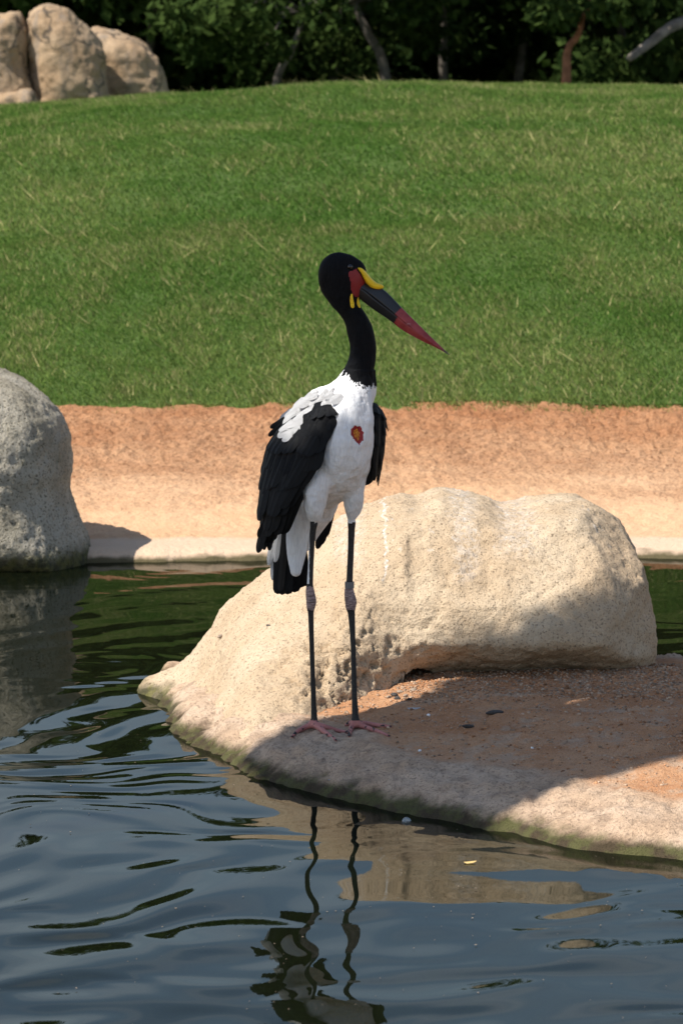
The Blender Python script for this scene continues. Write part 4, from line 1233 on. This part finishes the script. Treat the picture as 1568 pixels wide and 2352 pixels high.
OC = Vector((0.3, 11.9, 0.1)) + TO_SUN * 6.2
p2 = [((p - OC).dot(tx), (p - OC).dot(ty)) for p in poly]
pa = np.array(p2)
rg = np.random.default_rng(77)
n_ = 60000
uu = pa[:, 0].min() + (pa[:, 0].max() - pa[:, 0].min()) * rg.random(n_)
vv_ = pa[:, 1].min() + (pa[:, 1].max() - pa[:, 1].min()) * rg.random(n_)
sdv = poly_sd(uu, vv_, p2)
gap = []  # opening left in the added crown so sun reaches the stork's back
for gx_, gy_ in ((1140, 1650), (1195, 1596), (1300, 1535), (1375, 1480), (1430, 1500), (1415, 1570), (1340, 1620), (1260, 1680), (1190, 1745), (1135, 1715)):
    r_ = cast_bird(gx_, gy_)
    g_ = (r_[0] + root_p if r_ else Vector(b(gx_, gy_, 0.08)) + root_p) - OC
    gap.append((g_.dot(tx), g_.dot(ty)))
ok = (sdv < -0.02) & (poly_sd(uu, vv_, gap) > 0.05)
uu, vv_, sdv = uu[ok][:16000], vv_[ok][:16000], sdv[ok][:16000]
dep = (rg.random(len(uu)) * 2 - 1) * np.minimum(0.45, 0.12 - sdv * 1.2)
P = np.array(OC) + uu[:, None] * np.array(tx) + vv_[:, None] * np.array(ty) + dep[:, None] * np.array(TO_SUN)
n_ = len(P)
a1 = rg.standard_normal((n_, 3)); a1 /= np.linalg.norm(a1, axis=1)[:, None]
a2 = np.cross(a1, np.array(TO_SUN) + 0.5 * rg.standard_normal((n_, 3))); a2 /= np.linalg.norm(a2, axis=1)[:, None]
sz = 0.05 * (0.7 + 0.6 * rg.random((n_, 1)))
tb = Vector((-5.2, 8.2, 0.25))
V = np.stack([P - a1 * sz, P + a2 * sz * 0.55, P + a1 * sz, P - a2 * sz * 0.55], 1).reshape(-1, 3) - np.array(tb)
shade = empty('tree', tb)
me = np_mesh('crown', V, np.arange(4 * n_).reshape(-1, 4), False)
a_ = rg.random((n_, 1)); cattr(me, 'tint', np.repeat(np.array(GREEN[0]) * (1 - a_) + np.array(GREEN[1]) * a_, 4, 0))
link('crown', me, leaf_m, shade)
cc_ = OC
stm = [([tb, tb + Vector((0.1, 0, 1.6)), tb + Vector((0.3, 0.1, 3.2)), tb + Vector((0.9, 0.2, 4.4)), (tb + Vector((0.9, 0.2, 4.4))).lerp(cc_, 0.6), cc_], [0.16, 0.14, 0.12, 0.09, 0.06, 0.03])]
for i in range(0, len(pa), 3):
    e_ = OC + tx * pa[i, 0] * 0.6 + ty * pa[i, 1] * 0.6
    fr_ = np.linspace(0, 0.6, 12)
    if poly_sd(pa[i, 0] * fr_, pa[i, 1] * fr_, gap).min() < 0.10: continue
    stm.append(([cc_.lerp(tb + Vector((0.9, 0.2, 4.4)), 0.3), cc_.lerp(e_, 0.5), e_], [0.04, 0.03, 0.012]))
parts = [tube([np.array(p) - np.array(tb) for p in path], radii, 8) for path, radii in stm]
vv, ff = merge(parts)
link('trunk', py_mesh('trunk', vv, ff), bark_grey, shade)
tag(shade, 'unseen tree added on the pond bank, its crown shaped to shade the islet', 'tree')

# ================================================================== SMALL THINGS
def pebble_mesh(name, seed, mat, sub=1):
    rg = np.random.default_rng(seed)
    ph = (1 + 5 ** 0.5) / 2
    V = np.array([(-1, ph, 0), (1, ph, 0), (-1, -ph, 0), (1, -ph, 0), (0, -1, ph), (0, 1, ph), (0, -1, -ph), (0, 1, -ph), (ph, 0, -1), (ph, 0, 1), (-ph, 0, -1), (-ph, 0, 1)], float)
    V /= np.linalg.norm(V, axis=1)[:, None]
    Fc = [(0, 11, 5), (0, 5, 1), (0, 1, 7), (0, 7, 10), (0, 10, 11), (1, 5, 9), (5, 11, 4), (11, 10, 2), (10, 7, 6), (7, 1, 8), (3, 9, 4), (3, 4, 2), (3, 2, 6), (3, 6, 8), (3, 8, 9), (4, 9, 5), (2, 4, 11), (6, 2, 10), (8, 6, 7), (9, 8, 1)]
    V = V * (1 + 0.22 * rg.standard_normal((12, 1))) * np.array([1, 0.8, 0.6])
    return V, np.array(Fc)
# gravel strewn over the islet (uncountable)
PV, PF = pebble_mesh('p', 5, None)
pts = []
for _ in range(40000):
    x, y = random.uniform(-0.25, 1.6), random.uniform(10.4, 13.0)
    pts.append((x, y))
pts = np.array(pts)
zt, dd_, ss_ = isl_h(pts[:, 0], pts[:, 1])
p3 = np.stack([pts[:, 0], pts[:, 1], zt], 1)
dens = sstep(-0.25, 0.5, fbm(p3, 1.7, 3, 601) + 0.35 * sstep(11.4, 12.0, pts[:, 1]) * sstep(0.05, 0.4, pts[:, 0]))
ok = (ss_ > 0.6) & (np.random.default_rng(3).random(len(pts)) < 0.12 + 0.88 * dens)
p3 = p3[ok][:14000]
rg = np.random.default_rng(9)
n_ = len(p3)
sz = 0.0026 + 0.0050 * rg.random((n_, 1)) ** 2.5
an = rg.random(n_) * 6.28
rot = np.stack([np.cos(an), np.sin(an)], 1)
V = np.empty((n_, 12, 3))
V[:, :, 0] = PV[None, :, 0] * rot[:, :1] - PV[None, :, 1] * rot[:, 1:]
V[:, :, 1] = PV[None, :, 0] * rot[:, 1:] + PV[None, :, 1] * rot[:, :1]
V[:, :, 2] = PV[None, :, 2]
V = V * sz[:, None, :] + p3[:, None, :] + np.array([0, 0, 0.001])
Fg = (PF[None] + (np.arange(n_) * 12)[:, None, None]).reshape(-1, 3)
me = np_mesh('gravel', V.reshape(-1, 3), Fg, False)
gc = np.where(rg.random((n_, 1)) < 0.62, np.array([[0.38, 0.265, 0.18]]), np.array([[0.40, 0.20, 0.10]])) * (0.5 + 0.8 * rg.random((n_, 1)))
cattr(me, 'tint', np.repeat(np.clip(gc, 0, 0.8), 12, 0))
t = NT('gravel_stone'); gravel_m = t.pbr(t.attr('tint', 'Color'), 0.85, None, 0.2)
tag(link('gravel', me, gravel_m), 'fine tan and grey gravel strewn over the red earth of the islet', 'gravel', kind='stuff')

# single stones one can pick out
dark_st = flat_mat('dark_stone', (0.055, 0.050, 0.046), 0.8, 0.25, 0.3, 60, 0.6, 150)
tan_st = flat_mat('tan_stone', (0.30, 0.23, 0.17), 0.85, 0.2, 0.3, 60, 0.6, 150)
white_st = flat_mat('white_scrap', (0.75, 0.74, 0.72), 0.7, 0.2, 0.08, 60)
def stone(name, dx, dy, s, mat, label, cat, sq=(1, 1, 1), seed=1, group=None, bvh=None, sink=0.3):
    r_ = hit(bvh or [isl_bvh], dx, dy)
    Vp, Fp_ = pebble_mesh(name, seed, mat)
    Vp = Vp * np.array(sq) * s
    me = np_mesh(name, Vp, Fp_, False)
    o = link(name, me, mat); o.location = r_[0] + Vector((0, 0, s * sq[2] * sink))
    o.rotation_euler = (0, 0, seed * 1.3)
    md = o.modifiers.new('sub', 'SUBSURF'); md.levels = 2; md.render_levels = 2
    me.polygons.foreach_set('use_smooth', np.ones(len(me.polygons), dtype=bool))
    return tag(o, label, cat, group)
stone('stone', 1074, 1672, 0.022, dark_st, 'black oval stone lying alone on the red earth of the islet', 'stone', (1.2, 0.8, 0.7), 3)
stone('stone', 1132, 1640, 0.026, dark_st, 'dark grey brown clod among the pale gravel of the islet', 'stone', (1.4, 0.9, 0.6), 5)
for i, (a, c_, s_) in enumerate([(905, 1598, 0.017), (918, 1592, 0.014), (893, 1604, 0.013), (912, 1606, 0.015), (930, 1600, 0.012), (948, 1588, 0.016), (940, 1608, 0.012)]):
    stone('stone', a, c_, s_, tan_st if i % 3 else dark_st, 'small rounded stone in the little heap beside the undercut boulder', 'stone', (1, 1, 0.9), 11 + i, 'stones heaped beside the undercut boulder')
stone('pebble', 984, 1645, 0.011, white_st, 'white rounded pebble on the gravel beside the heap of stones', 'pebble', (0.8, 0.8, 1.0), 21)
stone('pebble', 963, 1726, 0.008, white_st, 'tiny white pebble on bare red earth near the rim of the islet', 'pebble', (0.9, 0.9, 1.0), 22)
stone('pebble', 1221, 1719, 0.008, white_st, 'tiny white pebble in the middle of the islet gravel', 'pebble', (1, 1, 0.9), 23)
stone('stone', 617, 1438, 0.010, dark_st, 'small black stone resting on the sloping face of the tan boulder', 'stone', (1.2, 0.8, 0.8), 24, None, [rock_bvh])
stone('stone', 806, 1566, 0.018, tan_st, 'grey pebble lodged on the shoulder of the tan boulder slope', 'stone', (1.2, 0.9, 0.8), 25, None, [rock_bvh]).location = hit([rock_bvh], 806 - 0, 1600)[0] if False else hit([rock_bvh], 508, 1462)[0]
def downy(dx, dy, L, ang, mat, name, label, cat, z=None, bvh=None):
    p = on(dx, dy, z) if z is not None else hit(bvh or [isl_bvh], dx, dy)[0] + Vector((0, 0, 0.006))
    o = link(name, feather_mesh(name, 0.5, mat, 0.4), None)
    o.scale = (L * 0.4, L, L * 0.5); o.rotation_euler = (0.06, 0, ang); o.location = p
    return tag(o, label, cat)
downy(935, 1630, 0.045, -1.9, white_f, 'loose_feather', 'curled white feather lying on the gravel beside the heap of stones', 'feather')
leaf_dry = flat_mat('dry_leaf', (0.52, 0.36, 0.14), 0.6, 0.3, 0.15, 30)
downy(1064, 1980, 0.035, -1.4, leaf_dry, 'floating_leaf', 'single yellow leaf floating on the dark water in front of the islet', 'leaf', 0.004)
downy(752, 1796, 0.022, -0.7, white_f, 'loose_feather', 'tiny white feather caught at the shaded rim of the islet', 'feather')
# bubble on the water
rings = []
for ph in np.linspace(0.02, math.pi / 2 + 0.35, 9):
    rings.append([[0.013 * math.sin(ph) * math.cos(th), 0.013 * math.sin(ph) * math.sin(th), 0.011 * math.cos(ph)] for th in np.linspace(0, 2 * math.pi, 18, endpoint=False)])
vv, ff = loft(rings)
t = NT('bubble_film'); bub = t.pbr((0.8, 0.85, 0.85), 0.03, None, 0.6, Alpha=0.25)
o = link('bubble', py_mesh('bubble', vv, ff), bub); o.location = on(933, 1886, 0.003)
tag(o, 'round clear bubble floating on the water close to the islet rim', 'bubble')

# specks of scum drifting on the pond (uncountable)
rg = np.random.default_rng(31)
n_ = 260
sx_, sy_ = rg.uniform(-0.9, 0.9, n_), rg.uniform(8.2, 12.5, n_)
ok = poly_sd(sx_, sy_, isl_w) > 0.03
sx_, sy_ = sx_[ok], sy_[ok]; n_ = len(sx_)
sz = 0.0012 + 0.0022 * rg.random((n_, 1)) ** 3
V = PV[None] * sz[:, None, :] * np.array([1, 1, 0.4]) + np.stack([sx_, sy_, np.full(n_, 0.003)], 1)[:, None, :]
me = np_mesh('scum', V.reshape(-1, 3), (PF[None] + (np.arange(n_) * 12)[:, None, None]).reshape(-1, 3), False)
tag(link('scum', me, tan_st), 'tiny pale specks of scum drifting on the pond surface', 'scum', kind='stuff')
